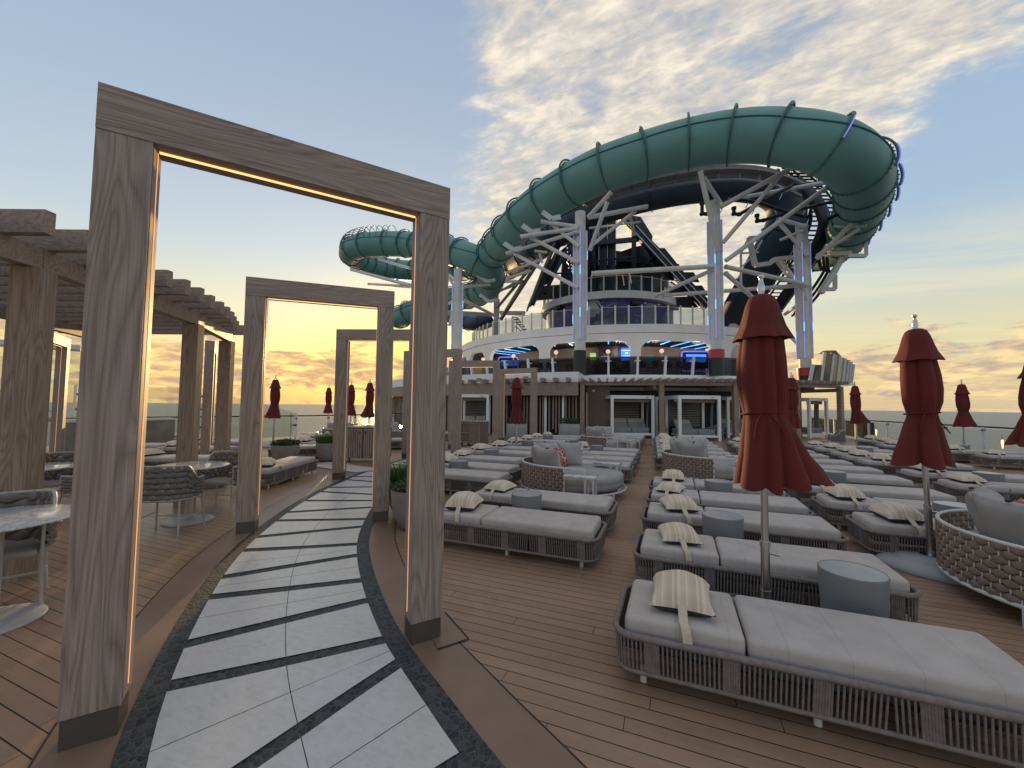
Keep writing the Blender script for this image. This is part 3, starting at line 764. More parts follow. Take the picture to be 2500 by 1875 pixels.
# ------------------------------------------------------------------ round daybed
DR=.93
def make_daybed():
    t=thing('daybed','','daybed',(0,0,0),0,'round daybeds with woven brown backs')
    mbw=MB(); mbf=MB(); a0,a1=math.radians(98),math.radians(276)
    path=[(DR*math.cos(a0+(a1-a0)*i/48),DR*math.sin(a0+(a1-a0)*i/48),0) for i in range(49)]
    woven(mbw,mbf,path,.155,.575,8,.010,.010,.0050)
    mbw.build('woven_back',M['weave'],t); mbf.build('back_rods',M['wmetal'],t)
    mb=MB()
    mb.tube([(DR*math.cos(a0+(a1-a0)*i/40),DR*math.sin(a0+(a1-a0)*i/40),.580) for i in range(41)],.016,8)
    mb.tube([(DR*math.cos(2*PI*i/56),DR*math.sin(2*PI*i/56),.145) for i in range(56)],.018,8,closed=True)
    for a,sg in ((a0,1),(a1,1)):
        c=Vector((DR*math.cos(a),DR*math.sin(a),0))
        mb.bar(c+Vector((0,0,.14)),c+Vector((0,0,.595)),.028)
        e=c+Vector((.34,0,0))
        mb.bar(c+Vector((0,0,.582)),e+Vector((0,0,.582)),.024,.024); mb.bar(e+Vector((0,0,.594)),e+Vector((0,0,.15)),.022)
    mb.build('rail_frame',M['wmetal'],t)
    for a in (200,262,330,40,110):
        c=Vector((DR*math.cos(math.radians(a)),DR*math.sin(math.radians(a)),0)); mb=MB(); mb.bar(c+Vector((0,0,.14)),c,.045); mb.build('leg',M['wmetal'],t)
    mb=MB(); r0=DR-.05
    prof=[(0,.17),(r0-.03,.17),(r0,.19),(r0+.012,.27),(r0+.004,.285),(r0+.014,.30),(r0+.008,.375),(r0-.02,.405),(r0-.08,.415),(r0*.5,.42),(0,.42)]
    mb.lathe(prof,n=64,fn=lambda r,z_,a:r*(1+.003*math.sin(9*a)+.002*math.sin(23*a+z_*40)))
    mb.build('round_mattress',M['softgrey'],t)
    return reg(t)
day=make_daybed(); dst=[]
sqc=thing('square_cushion','','cushion',(0,0,0),0,'grey cushions leaning on the daybed backs')
tt,bb=pillow_mesh(.27,.27,.15,jit=.10,seed=8)
mb=MB(); mb.grid(tt); mb.grid(bb); mb.build('cover',M['softgrey'],sqc)
mb=MB(); mb.box((.05,-.27,.0),(.03,.02,.03)); mb.build('cloth_tag',M['black'],sqc); reg(sqc)
rdc=thing('patterned_cushion','','cushion',(0,0,0),0,'red cushions with a cream trellis pattern')
tt,bb=pillow_mesh(.20,.20,.085,jit=.06,seed=9)
mb=MB(); mb.grid(tt); mb.grid(bb); mb.build('cover',M['redpat'],rdc); reg(rdc)
cst=[];rst=[]
def lean(proto,state,cx,cy,ang,rad,zc,tilt,label,yaw=0):
    o=place(proto,state,(cx+rad*math.cos(ang),cy+rad*math.sin(ang),zc),0,label)
    # local z of the cushion points to the daybed centre
    R_=Matrix.Rotation(ang+yaw,4,'Z')@Matrix.Rotation(-(PI/2-tilt),4,'Y')@Matrix.Rotation(PI/2,4,'Z')
    o.rotation_euler=R_.to_euler(); return o
def daybed_at(x,y,rz,where,cush,reds):
    place(day,dst,(x,y,0),rz,'round daybed with woven brown back, '+where)
    for i,(a,rad,zc,tl,yw) in enumerate(cush):
        lean(sqc,cst,x,y,math.radians(a)+rz,rad,zc-.045,math.radians(tl),'grey cushion, %s from the left, on daybed %s'%(ORD[i+1],where),math.radians(yw))
    for i,(a,rad,zc,tl) in enumerate(reds):
        lean(rdc,rst,x,y,math.radians(a)+rz,rad,zc,math.radians(tl),'%sred trellis cushion on the daybed %s'%((ORD[i+1]+' ') if len(reds)>1 else '',where))
std=[(200,.66,.655,17,0),(152,.64,.66,17,0),(246,.68,.65,18,0),(112,.66,.66,20,0)]
daybed_at(-1.72,7.38,math.radians(-2),'in the middle left of the aisle',std,[(243,.50,.60,24),(150,.42,.60,28)])
daybed_at(.70,9.85,math.radians(-4),'just right of the aisle in the middle',std,[(176,.46,.60,22)])
daybed_at(3.17,4.74,math.radians(14),'cut by the right edge of the photo',[(178,.60,.66,20,0),(132,.62,.66,18,0),(222,.66,.64,20,0)],[(160,.42,.62,26),(120,.40,.62,30)])
daybed_at(-2.05,14.1,math.radians(-2),'far down on the left of the aisle',std,[(140,.46,.62,24)])
daybed_at(-12.35,12.9,math.radians(30),'by the port rail behind the pots',[(270,.66,.62,14,0),(215,.66,.62,14,0)],[(300,.58,.60,16)])
daybed_at(-9.6,13.3,math.radians(30),'behind the ribbed cabinet',[(170,.6,.66,14,0),(90,.6,.66,14,0)],[])

# small marble-topped tables
mt=thing('marble_side_table','','side table',(0,0,0),0,'small rectangular tables with marble tops')
mb=MB(); mb.rbox((0,0,.505),(.50,.30,.03),.006,1); mb.build('table_top',M['marble'],mt)
mb=MB(); mb.rbox((0,0,.481),(.48,.28,.018),.004,1)
mb.build('apron',M['wmetal'],mt)
for x,y in ((.09,-.12),(.21,-.12),(.21,.12),(.09,.12)):
    mb=MB(); mb.bar((x,y,.0),(x,y,.475),.026); mb.build('leg',M['wmetal'],mt)
mb=MB(); mb.bar((.09,-.12,.012),(.09,.12,.012),.024); mb.bar((.21,-.12,.012),(.21,.12,.012),.024); mb.build('foot_bar',M['wmetal'],mt)
reg(mt); mst=[]
for (x,y,rz),l in (((-1.34,6.28,.0),'marble-topped table standing before the daybed left of the aisle'),((-1.18,7.95,-.15),'marble-topped table standing behind the daybed left of the aisle'),
    ((1.35,9.3,0),'marble-topped table at the near side of the daybed right of the aisle'),((1.32,10.3,0),'marble-topped table at the far side of the daybed right of the aisle'),
    ((-1.45,13.4,0),'marble-topped table before the far daybed left of the aisle'),((-1.3,14.6,0),'marble-topped table behind the far daybed left of the aisle'),((-12.1,10.8,.6),'white table by the port rail between pillows')):
    place(mt,mst,(x,y,0),rz,l)

# ------------------------------------------------------------------ closed parasols
def make_umbrella(seed,flare,dirf,label,waist=.02):
    t=thing('closed_parasol',label,'parasol',(0,0,0),0,'closed dark red parasols'); r_=random.Random(seed)
    mb=MB(); mb.cyl((0,0,.10),(0,0,2.50),.024,n=16); mb.build('pole',M['steel'],t)
    mb=MB(); mb.cyl((0,0,.62),(0,0,.66),.034,n=16); mb.cyl((0,0,.12),(0,0,.64),.030,n=16); mb.cyl((.02,0,.58),(.085,0,.57),.012,n=8); mb.build('collar',M['steel'],t)
    mb=MB(); mb.lathe([(.0,2.66),(.018,2.655),(.022,2.64),(.013,2.625),(.015,2.60),(.024,2.57),(.026,2.54),(.018,2.51),(.026,2.505),(.028,2.49)],n=16); mb.build('finial',M['steel'],t)
    nf=6; ph=[r_.uniform(-.25,.25) for _ in range(nf)]; am=[r_.uniform(.7,1.25) for _ in range(nf)]
    def fold(a,depth):
        a=(a+.35*math.sin(a+seed)+.18*math.sin(2*a+seed*2))%(2*PI); k=a/(2*PI)*nf; i=int(k)%nf; v=math.sin((k-int(k))*PI)
        return 1+depth*am[i]*(2.4*(v**.7)-1.35)
    prof=[(2.34,.075,.05),(2.28,.11,.07),(2.18,.130,.10),(2.0,.146,.12),(1.85,.150,.12),(1.72,.144,.11),(1.63,.135-waist*.5,.09),(1.59,.133-waist,.06),(1.55,.136-waist*.8,.07),(1.45,.146-waist*.2,.10),(1.30,.158+waist*.4,.13),(1.18,.168+waist,.16),(1.10,.174+waist*1.3,.17),(1.06,.176+waist*1.5,.18)]
    n=96; rows=[]
    for z_,r,dp in prof:
        row=[]
        for i in range(n):
            a=2*PI*i/n; q=r*fold(a,dp)
            if z_<1.585:
                k=(1.585-z_)/.585; q*=1+flare*k*max(0,math.cos(a-dirf))**1.6
            zz=z_-(.018*(fold(a,1)-1) if z_<=1.11 else 0)+(.07*(flare*max(0,math.cos(a-dirf))) if z_<1.3 else 0)*(1.3-z_)/.3
            row.append(Vector((q*math.cos(a)+.012*math.sin(z_*5+seed),q*math.sin(a),zz)))
        rows.append(row)
    mb=MB(); mb.grid(rows,True,closed=True)
    inner=[[Vector((v.x*.93,v.y*.93,v.z+.006)) for v in row] for row in rows[-6:]]
    mb.grid(inner,True,closed=True); mb.grid([rows[-1],inner[-1]],True,closed=True)
    mb.build('canopy',M['red'],t)
    pf=[(2.50,.012,0),(2.497,.05,.02),(2.475,.078,.03),(2.42,.100,.04),(2.33,.122,.05),(2.25,.144,.07),(2.18,.178,.11),(2.155,.188,.14)]
    rows=[]
    for z_,r,dp in pf:
        row=[]
        for i in range(n):
            a=2*PI*i/n; am_=((a+.3)%(PI/3))-PI/6; cr=math.cos(PI/6)/math.cos(am_); k_=max(0,min(1,(2.45-z_)/.2)); q=r*1.06*(1-k_+k_*cr)*fold(a+.2,dp*.25); zz=z_-(.10*(cr-.93) if z_<2.2 else 0)
            row.append(Vector((q*math.cos(a),q*math.sin(a),zz)))
        rows.append(row)
    mb=MB(); mb.grid(rows,True,closed=True); inn_=[[Vector((v.x*.92,v.y*.92,v.z)) for v in row] for row in rows[-4:]]
    mb.grid(inn_,True,closed=True); mb.grid([rows[-1],inn_[-1]],True,closed=True); mb.build('vent_cap',M['red'],t)
    mb=MB(); mb.tube([Vector((.132*fold(2*PI*i/60,.05)*math.cos(2*PI*i/60),.132*fold(2*PI*i/60,.05)*math.sin(2*PI*i/60),1.60+.012*math.cos(2*PI*i/60+1))) for i in range(60)],.008,6,closed=True)
    mb.tube(spline([(-.03,-.135,1.60),(-.055,-.15,1.56),(-.075,-.155,1.48),(-.08,-.165,1.42)],5),.006,5)
    mb.tube(spline([(.02,-.135,1.60),(.05,-.15,1.55),(.09,-.16,1.48),(.13,-.18,1.40)],5),.006,5); mb.build('tie_band',M['red'],t)
    mb=MB()
    def bfn(r,z_,a): return r*(1+.10*(abs(math.cos(2*a))**6)) if r>.3 else r
    mb.lathe([(.0,.0),(.40,.0),(.41,.02),(.40,.05),(.36,.085),(.31,.10),(.27,.105),(.26,.125),(.05,.13),(.0,.13)],n=64,fn=bfn); mb.build('base',M['basegrey'],t)
    mb=MB(); mb.cyl((0,0,.128),(0,0,.138),.085,n=24); mb.cyl((0,0,.13),(0,0,.30),.034,n=16); mb.build('flange',M['steel'],t)
    for o_ in [c_ for c_ in bpy.data.objects if c_.parent==t and c_.name.split('.')[0] not in ('base','flange')]:
        o_.data.transform(Matrix.Diagonal((1,1,.972,1)))
    return t
rg=_r
um1=make_umbrella(1,1.15,math.radians(20),'large closed dark red parasol standing between the two nearest loungers right of the aisle',.004); reg(um1)
um2=make_umbrella(5,.25,math.radians(200),'closed red parasol on a moulded grey base in front of the sea at the right'); reg(um2)
um3=make_umbrella(9,.45,math.radians(180),'closed red parasol cut off by the right edge of the photo'); reg(um3)
um1.location=(.60,3.42,0); um1.rotation_euler=(0,math.radians(.3),0); um2.location=(2.40,5.42,0); um2.rotation_euler=(0,math.radians(-1.2),0)
fh=Vector((_f.x,_f.y,0)).normalized(); rh=Vector((_r.x,_r.y,0)).normalized()
def LD(px,d): return fh*d+rh*((px-1250)/985*d)
p=LD(2512,6.3); um3.location=(p.x,p.y,0); um3.rotation_euler=(0,math.radians(2),math.radians(-40))
far=[(672,14.6,um2,.3,'slim closed red parasol seen through the second arch, left'),(858,18.2,um3,1.4,'closed red parasol seen through the third arch, left of two'),(903,16.2,um1,3.0,'closed red parasol seen through the third arch, right of two'),(803,22.0,um2,2.0,'closed red parasol half hidden behind the third arch left post'),
     (1262,12.3,um2,4.0,'closed red parasol seen through the farthest arch before the box planter'),(1933,11.2,um3,1.0,'closed red parasol half hidden behind the largest parasol'),(2088,14.9,um1,-.55,'closed red parasol by the end of the cabana pergola, flared to the right'),(2349,13.3,um3,2.6,'closed red parasol by the starboard rail between two larger ones')]
for px,d,pr_,rz,l in far:
    o=dup(pr_); p=LD(px,d); o.location=(p.x,p.y,0); o.rotation_euler=(0,0,rz); o['label']=l

# ------------------------------------------------------------------ bistro chairs and tables
def make_chair():
    t=thing('rope_armchair','','chair',(0,0,0),0,'woven rope armchairs')
    pl=[]; m=26
    def sp(c,e): return (abs(c)**e)*(1 if c>0 else -1)
    for i in range(m+1):
        a=math.radians(28)-(math.radians(28)+math.radians(208))*i/m
        pl.append(Vector((.285*sp(math.cos(a),.62),.27*sp(math.sin(a),.72)+.0,0)))
    def zt(p):
        k=max(0,min(1,(-p.y+.02)/.20)); k=k*k*(3-2*k); return .645+.175*k
    mbw=MB(); mbf=MB(); woven(mbw,mbf,pl,.425,zt,6,.015,.014,0,3)
    mbw.build('woven_shell',M['chair_rope'],t)
    rim=[Vector((p.x,p.y,zt(p)+.005)) for p in pl]; mbf.tube(spline(rim,3),.013,8)
    low=[Vector((p.x,p.y,.422)) for p in pl]; mbf.tube(spline(low,3),.011,8)
    for p in (pl[0],pl[-1]): mbf.cyl((p.x,p.y,.42),(p.x,p.y,zt(p)+.005),.012,n=8)
    mbf.build('frame',M['chairframe'],t)
    for x,y in ((pl[0].x,pl[0].y),(pl[-1].x,pl[-1].y),(.225,-.20),(-.225,-.20)):
        mb=MB(); sx=1 if x>0 else -1; sy=1 if y>0 else -1; mb.cyl((x*.98,y,.43),(x*1.0+sx*.02,y+sy*.035,0),.015,.011,n=10); mb.build('leg',M['chairframe'],t)
    mb=MB(); mb.bar((.265,.13,.20),(.235,-.215,.20),.014); mb.bar((-.265,.13,.20),(-.235,-.215,.20),.014); mb.bar((.25,-.04,.20),(-.25,-.04,.20),.014); mb.build('stretcher',M['chairframe'],t)
    mb=MB(); mb.rbox((0,.0,.415),(.48,.42,.05),.022,3); mb.build('seat',M['softgrey'],t)
    return reg(t)
ch=make_chair(); hst=[]
def chair_at(p,toward,l): 
    d=Vector((toward[0]-p[0],toward[1]-p[1])); place(ch,hst,(p[0],p[1],0),math.atan2(d.y,d.x)-PI/2,l)
bt=thing('bistro_table','','table',(0,0,0),0,'round bistro tables with polished pale tops')
mb=MB(); mb.lathe([(0,.715),(.40,.715),(.43,.722),(.435,.73),(.43,.738),(.42,.74),(0,.74)],n=56); mb.build('table_top',M['marble'],bt)
mb=MB(); mb.cyl((0,0,.02),(0,0,.715),.045,.045,n=20); mb.build('column',M['chairframe'],bt)
mb=MB(); mb.lathe([(0,.022),(.20,.022),(.275,.018),(.28,.012),(.28,0),(0,0)],n=48); mb.build('foot_plate',M['chairframe'],bt); reg(bt); bst=[]
place(bt,bst,(-6.05,3.50,0),0,'round bistro table between the first and second arch left posts')
place(bt,bst,(-4.54,1.37,0),0,'round bistro table cut by the left edge of the photo')
place(bt,bst,(-7.65,2.60,0),0,'small visible round bistro table behind the big pergola post')
place(bt,bst,(-8.9,3.0,0),0,'round bistro table beside the golden arch posts')
chair_at((-5.78,3.14),(-6.02,3.58),'rope armchair with its back to the camera, right of the first arch left post')
chair_at((-6.27,4.06),(-6.05,3.50),'rope armchair on the far side of the table beside the second arch')
chair_at((-4.88,1.48),(-4.00,1.02),'rope armchair behind the table at the left edge of the photo')
chair_at((-8.15,3.0),(-7.65,2.6),'rope armchair behind the table by the big pergola post')
chair_at((-7.1,2.95),(-7.65,2.60),'rope armchair right of the table by the big pergola post')
pc_=LD(2035,14.3); chair_at((pc_.x,pc_.y),(pc_.x-1,pc_.y+.15),'light rope armchair standing between parasols on the starboard side')
hst_last=None

# ------------------------------------------------------------------ potted plants
def make_pot(kind,label,r=.33,h=.50):
    t=thing('planter_pot',label,'potted plant',(0,0,0),0,'round ribbed pots with plants along the path')
    mb=MB(); mb.lathe([(0,.01),(r*.52,0),(r*.66,.03),(r*.86,.16),(r*.97,.32),(r,.46),(r*.99,h),(r*.93,h),(r*.91,h-.06),(0,h-.06)],n=48); mb.build('pot',M['pot'],t)
    mb=MB(); r_=random.Random(hash(label)%999 if False else len(label))
    if kind=='grass':
        for i in range(1500):
            a=r_.uniform(0,2*PI); q=r*.9*math.sqrt(r_.random()); b=Vector((q*math.cos(a),q*math.sin(a),h-.07))
            ln=r_.uniform(.20,.34); lean_=Vector((math.cos(a),math.sin(a),0))*(q/r*.13+r_.uniform(-.04,.06))+Vector((r_.uniform(-.04,.04),r_.uniform(-.04,.04),0))
            s_=Vector((math.sin(a*3+i),math.cos(a*3+i),0))*.0035; mid=b+lean_*.4+Vector((0,0,ln*.6)); tip=b+lean_+Vector((0,0,ln))
            mb.add([b-s_,b+s_,mid+s_*.8,mid-s_*.8,tip],[(0,1,2,3),(3,2,4)])
    else:
        for i in range(1300):
            a=r_.uniform(0,2*PI); q=r*1.02*math.sqrt(r_.random()); zz=h-.04+r_.random()**.6*.17*(1-.35*(q/r)**2)
            c=Vector((q*math.cos(a),q*math.sin(a),zz)); d=Vector((r_.uniform(-1,1),r_.uniform(-1,1),r_.uniform(-.2,1))).normalized(); s_=d.orthogonal().normalized(); L_=r_.uniform(.03,.055)
            w_=s_*L_*.32; mb.add([c,c+d*L_*.5+w_,c+d*L_,c+d*L_*.5-w_],[(0,1,2,3)])
        for i in range(40):
            a=r_.uniform(0,2*PI); q=r*.6*r_.random(); b=Vector((q*math.cos(a),q*math.sin(a),h-.08)); mb.cyl(b,b+Vector((math.cos(a)*.06,math.sin(a)*.06,.14)),.003,n=4,caps=False)
    mb.build('foliage',M['grass' if kind=='grass' else 'leaf'],t,fixn=False)
    mb=MB(); mb.lathe([(r*.92,h-.05),(0,h-.045)],n=24); mb.build('soil',M['soil'],t)
    return t
for (x,y),k,l in (((-9.35,7.62),'shrub','left round pot with dark leafy shrub behind the second arch'),((-8.85,8.55),'grass','right round pot with bright green grass behind the second arch'),
    ((-3.58,4.98),'grass','round pot with tall green grass between the nearest arch post and the second arch'),((-3.12,4.50),'shrub','round pot with leafy shrub tucked behind the nearest arch right post')):
    o=make_pot(k,l); o.location=(x,y,0)

# ------------------------------------------------------------------ ribbed service cabinets
def cabinet(x,y,rz,Wc,label,open_left=False):
    t=thing('service_cabinet',label,'cabinet',(x,y,0),rz,'ribbed timber service cabinets'); Hc,Dc=.98,.55
    mb=MB(); mb.box((Wc/2,Dc/2,Hc-.02),(Wc+.04,Dc+.04,.035)); mb.build('counter_top',M['marble'],t)
    mb=MB(); mb.box((Wc/2,Dc/2+.02,.53),(Wc-.03,Dc-.06,.84)); mb.build('carcass',M['brownwall'],t)
    for k in range(2):
        x0=.015+k*(Wc/2); w_=Wc/2-.03; mb=MB()
        if open_left and k==0:
            mb.box((x0+w_/2,.02,.88),(w_,.04,.04)); mb.box((x0+w_/2,.02,.14),(w_,.04,.04)); mb.box((x0+.02,.02,.51),(.04,.04,.74)); mb.box((x0+w_/2,.03,.5),(w_,.03,.03))
            mb.build('open_shelf',M['wood_v'],t); continue
        m_=10
        for i in range(m_): mb.box((x0+w_*(i+.5)/m_,0,.51),(w_/m_*.55,.04,.78))
        mb.box((x0+w_/2,.025,.51),(w_,.02,.80)); mb.box((x0+w_/2,-.004,.885),(w_,.05,.035))
        d=mb.build('door',M['wood_v'],t); mb=MB(); mb.cyl((x0+(w_-.06 if k==0 else .06),-.03,.80),(x0+(w_-.06 if k==0 else .06),.0,.80),.025,n=14); mb.build('lock',M['black'],d)
    for i,(a,b) in enumerate(((.08,.08),(Wc-.08,.08),(.08,Dc-.08),(Wc-.08,Dc-.08))):
        mb=MB(); mb.cyl((a-.012,b,.05),(a+.012,b,.05),.05,n=14); mb.build('wheel',M['black'],t)
    return t
cabinet(-8.36,8.45,math.radians(21),1.25,'ribbed two-door timber cabinet seen through the third arch')
cabinet(-7.75,13.9,math.radians(-14),1.05,'ribbed timber cabinet with open shelf beyond the fourth arch',True)

# ------------------------------------------------------------------ deck railings
def rail_run(pts,label,zt=1.0,step=1.5,lamps=(),post=M['white']):
    t=thing('glass_railing',label,'railing',(pts[0][0],pts[0][1],0)); o0=Vector((pts[0][0],pts[0][1],0))
    P=[Vector((x,y,0)) for x,y in pts]; mb=MB(); mb.tube([p-o0+Vector((0,0,zt)) for p in P],.028,8); mb.build('handrail',M['dmetal'],t)
    mb=MB()
    for a,b in zip(P[:-1],P[1:]): mb.bar(a-o0+Vector((0,0,zt-.08-.42)),b-o0+Vector((0,0,zt-.08-.42)),.012,.84)
    mb.build('glass_panels',M['glass'],t)
    tot=0; nx=.4; k=0
    for a,b in zip(P[:-1],P[1:]):
        l=(b-a).length; d=(b-a)/l
        while nx<tot+l:
            p=a+d*(nx-tot)-o0; mb=MB(); mb.bar(p,p+Vector((0,0,zt+.0)),.05,.09,up=d); o=mb.build('post',M['white'],t)
            mb=MB(); mb.box(p+Vector((0,0,zt-.12)),(.09,.09,.05)); mb.build('clamp',M['dmetal'],o); nx+=step; k+=1
        tot+=l
    return t
rail_run([(12.6,-2),(11.0,13),(10.45,17.3),(8.95,24.5),(8.9,34)],'starboard glass deck railing with a dark handrail')
rail_run([(-20.6,3.5),(-17.3,9.7),(-15.35,13.8),(-14.75,17.6),(-15.6,24),(-18,34)],'port side glass deck railing with a dark handrail')
# lit lamps on the rail posts
lm=thing('rail_lamp','','lamp',(0,0,0),0,'small amber lamps hung on the deck railing posts')
mb=MB(); mb.lathe([(0,.62),(.022,.61),(.030,.57),(.030,.50),(.018,.38),(.010,.33),(0,.33)],n=14); mb.build('lamp_glass',M['candle'],lm)
mb=MB(); mb.cyl((0,0,.62),(0,0,.80),.006,n=6); mb.build('hanger',M['black'],lm); reg(lm); lst=[]
for (px,py),l in (((2449,1075),'amber lamp on the starboard rail at the right'),((2112,1040),'amber lamp on the starboard rail beside the cabana pergola'),((476,1045),'amber lamp on the port rail between the pergola posts')):
    d=ray(px,py); 
    # intersect with the rail line near the picture position
    best=None
    for run in ([(11.0,13),(10.45,17.3),(8.95,24.5)],[(-17.3,9.7),(-15.35,13.8),(-14.75,17.6)]):
        for (x0,y0),(x1,y1) in zip(run[:-1],run[1:]):
            for k in range(60):
                q=Vector((x0+(x1-x0)*k/60,y0+(y1-y0)*k/60)); e=abs(q.x*d.y-q.y*d.x)/math.hypot(d.x,d.y)+(100 if q.x*d.x+q.y*d.y<0 else 0)
                if best is None or e<best[0]: best=(e,q)
    q=best[1]; place(lm,lst,(q.x*.985,q.y*.985,0),0,l)
# tall glass windscreen on the port side
ws=thing('glass_windscreen','tall greenish glass windscreen with sloping top beyond the pergola','windscreen',(-17.3,9.7,0)); o0=Vector((-17.3,9.7,0))
q=[Vector((-20.6,3.5,0)),Vector((-18.6,7.2,0)),Vector((-17.1,10.1,0)),Vector((-15.7,13.1,0))]
zt=[3.5,2.15,2.1,1.15]
mb=MB()
for i in range(1,3):
    a,b=q[i]-o0,q[i+1]-o0
    mb.slab([a+Vector((.06,0,.1)),b+Vector((.06,0,.1)),b+Vector((.06,0,zt[i+1])),a+Vector((.06,0,zt[i]))],(.014,.006,0))
mb.build('glass_panels',M['wglass'],ws)
a,b=q[0]-o0,q[1]-o0; mb=MB(); mb.slab([a+Vector((.06,0,.1)),b+Vector((.06,0,.1)),b+Vector((.06,0,3.3)),a+Vector((.06,0,3.3))],(.014,.006,0)); mb.build('tall_panel',M['wglass'],ws)
mb=MB(); mb.bar(a+Vector((0,0,3.35)),b+Vector((0,0,3.35)),.10,.22); mb.bar(a+Vector((0,0,.95)),b+Vector((0,0,.95)),.08,.14); mb.build('cross_beam',M['white2'],ws)
mb=MB(); mb.bar(a+Vector((0,0,.4)),a*.5+b*.5+Vector((0,0,2.2)),.06); mb.bar(a*.45+b*.55+Vector((0,0,2.0)),b+Vector((0,0,.9)),.06); mb.build('brace',M['white2'],ws)
for i in (1,2,3):
    p=q[i]-o0
    for dx in (-.05,.08):
        mb=MB(); mb.bar(p+Vector((dx,dx,0)),p+Vector((dx,dx,zt[i]-.02)),.04,.06); mb.build('post',M['white'],ws)
    mb=MB()
    for zz in (.6,1.3,1.8):
        if zz<zt[i]: mb.box(p+Vector((.1,.02,zz)),(.10,.16,.06))
    mb.build('clamps',M['dmetal'],ws)
# low parapet with a steel cap
pa=thing('low_parapet','low grey parapet with a pale cap behind the pergola','wall',(-12.2,6,0)); o0=Vector((-12.2,6,0))
A=G(150,1120)-o0; B=G(418,1098)-o0
mb=MB(); mb.bar(A+Vector((0,0,.5)),B+Vector((0,0,.5)),.3,.98); mb.build('wall',plain('parapet_panel',(.22,.21,.18),.45,0,.2,3),pa)
mb=MB(); mb.bar(A+Vector((0,0,1.02)),B+Vector((0,0,1.02)),.36,.07); mb.build('cap',M['wmetal'],pa)
mb=MB(); mb.bar(A+Vector((0,0,.06)),B+Vector((0,0,.06)),.34,.12); mb.build('plinth',M['black'],pa)
# ------------------------------------------------------------------ round deck house
def z1(x,y): return (1000+x/1.7015,200+y/1.7015)
def z3(x,y): return (780+x/4.424,500+y/4.424)
def z7(x,y): return (1780+x/5.531,500+y/5.531)
dh=thing('deck_house','white round deck house with arched openings under two stepped drums','building',(RC.x,RC.y,0)); O=Vector((RC.x,RC.y,0))
class HB(MB):
    def build(s,name,mats,parent=None,**k):
        s.v=[tuple(Vector(v)-O) for v in s.v]; return MB.build(s,name,mats,parent,**k)
T0,T1=math.radians(-75),math.radians(44)
# lower storey wall behind the cabanas, balcony slab
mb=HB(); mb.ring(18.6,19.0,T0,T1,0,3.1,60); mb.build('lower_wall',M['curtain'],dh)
mb=HB(); mb.ring(6,17.25,T0,T1,3.05,3.43,64); mb.ring(17.25,19.2,T0,T1,2.95,3.2,64); mb.build('balcony_floor',M['white'],dh)
mb=HB(); mb.ring(17.25,17.5,T0,T1,3.2,3.46,64); mb.build('balcony_edge',M['white'],dh)
# ring facade with arched openings
RF=15.0
def th_px(px,py): return TH(CY(px,py,RF))
FT,FB,OB=7.0,5.9,3.43
ops=[(1056,1084),(1146,1183),(1196,1317),(1338,1540),(1564,1742),(1786,1812)]
opt=[(th_px(a,870),th_px(b,870)) for a,b in ops]
opt=[(math.radians(-66),math.radians(-58)),(math.radians(-55),math.radians(-46))]+[o for o in opt[1:]]
def facade(R,mbx,z0,z1_,holes,zt,zb,cr):
    # grid facade with rounded-top openings cut out, built column by column
    t=T0; n=420; cols=[]
    for i in range(n):
        a=T0+(T1-T0)*i/n; b=T0+(T1-T0)*(i+1)/n; m=(a+b)/2; top=None
        for h0,h1 in holes:
            if h0<m<h1:
                d=min(m-h0,h1-m)*R; k=0 if d>=cr else cr-math.sqrt(max(0,cr*cr-(cr-d)**2)); top=zt-k
        cols.append((a,b,top))
    for a,b,top in cols:
        if top is None: mbx.slab([RP(R,a,z0),RP(R,b,z0),RP(R,b,z1_),RP(R,a,z1_)],(Vector((RC.x,RC.y,0))-RP(R,(a+b)/2,0)).normalized()*.28)
        else: mbx.slab([RP(R,a,top),RP(R,b,top),RP(R,b,z1_),RP(R,a,z1_)],(Vector((RC.x,RC.y,0))-RP(R,(a+b)/2,0)).normalized()*.28)
hl=[]
for a,b in opt: hl.append((a,b))
mb=HB(); facade(RF,mb,OB,6.42,hl,FB,OB,.75); mb.build('arched_facade',M['white'],dh)
mb=HB(); mb.ring(RF-.35,RF+.06,T0,T1,6.445,FT,90); mb.build('upper_band',M['white'],dh)
mb=HB(); mb.ring(RF-.3,RF-.02,T0,T1,6.42,6.445,90); mb.build('band_groove',M['dmetal'],dh)
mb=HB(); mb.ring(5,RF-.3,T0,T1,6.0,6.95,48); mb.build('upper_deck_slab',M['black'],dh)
# interior: back wall, ceiling slats and blue light lines
mb=HB(); mb.ring(12.0,12.2,T0,T1,3.43,6.0,48); mb.build('inner_wall',wood('inner_brown_panel',2,(.30,.23,.18),(.38,.30,.24)),dh)
mb=HB()
for i in range(150):
    a=T0+(T1-T0)*i/150; p=RP(RF-.4,a,5.94); q_=RP(12.1,a,5.94); mb.bar(p,q_,.05,.10)
mb.build('ceiling_slats',M['dmetal'],dh)
for (ax,ay),(bx,by) in (((1204,861),(1247,866)),((1204,856),(1274,863)),((1232,852),(1283,860)),((1265,848),(1294,854)),((1302,843.5),(1310,847)),((1348,842),(1356,845)),((1389,838),(1398,843.5)),((1485,834),(1486,839.5)),((1581,836.5),(1587,833)),((1613,841),(1636,833)),((1638,846.5),(1684,834)),((1658,851),(1725,837)),((1695,852),(1734,845))):
    mb=HB(); pA=G(ax,ay,5.86); pB=G(bx,by,5.86)
    if max((pA-O).length,(pB-O).length)<RF+1.2: mb.bar(pA,pB,.07,.04); mb.build('ceiling_light',M['led_cyan'],dh)
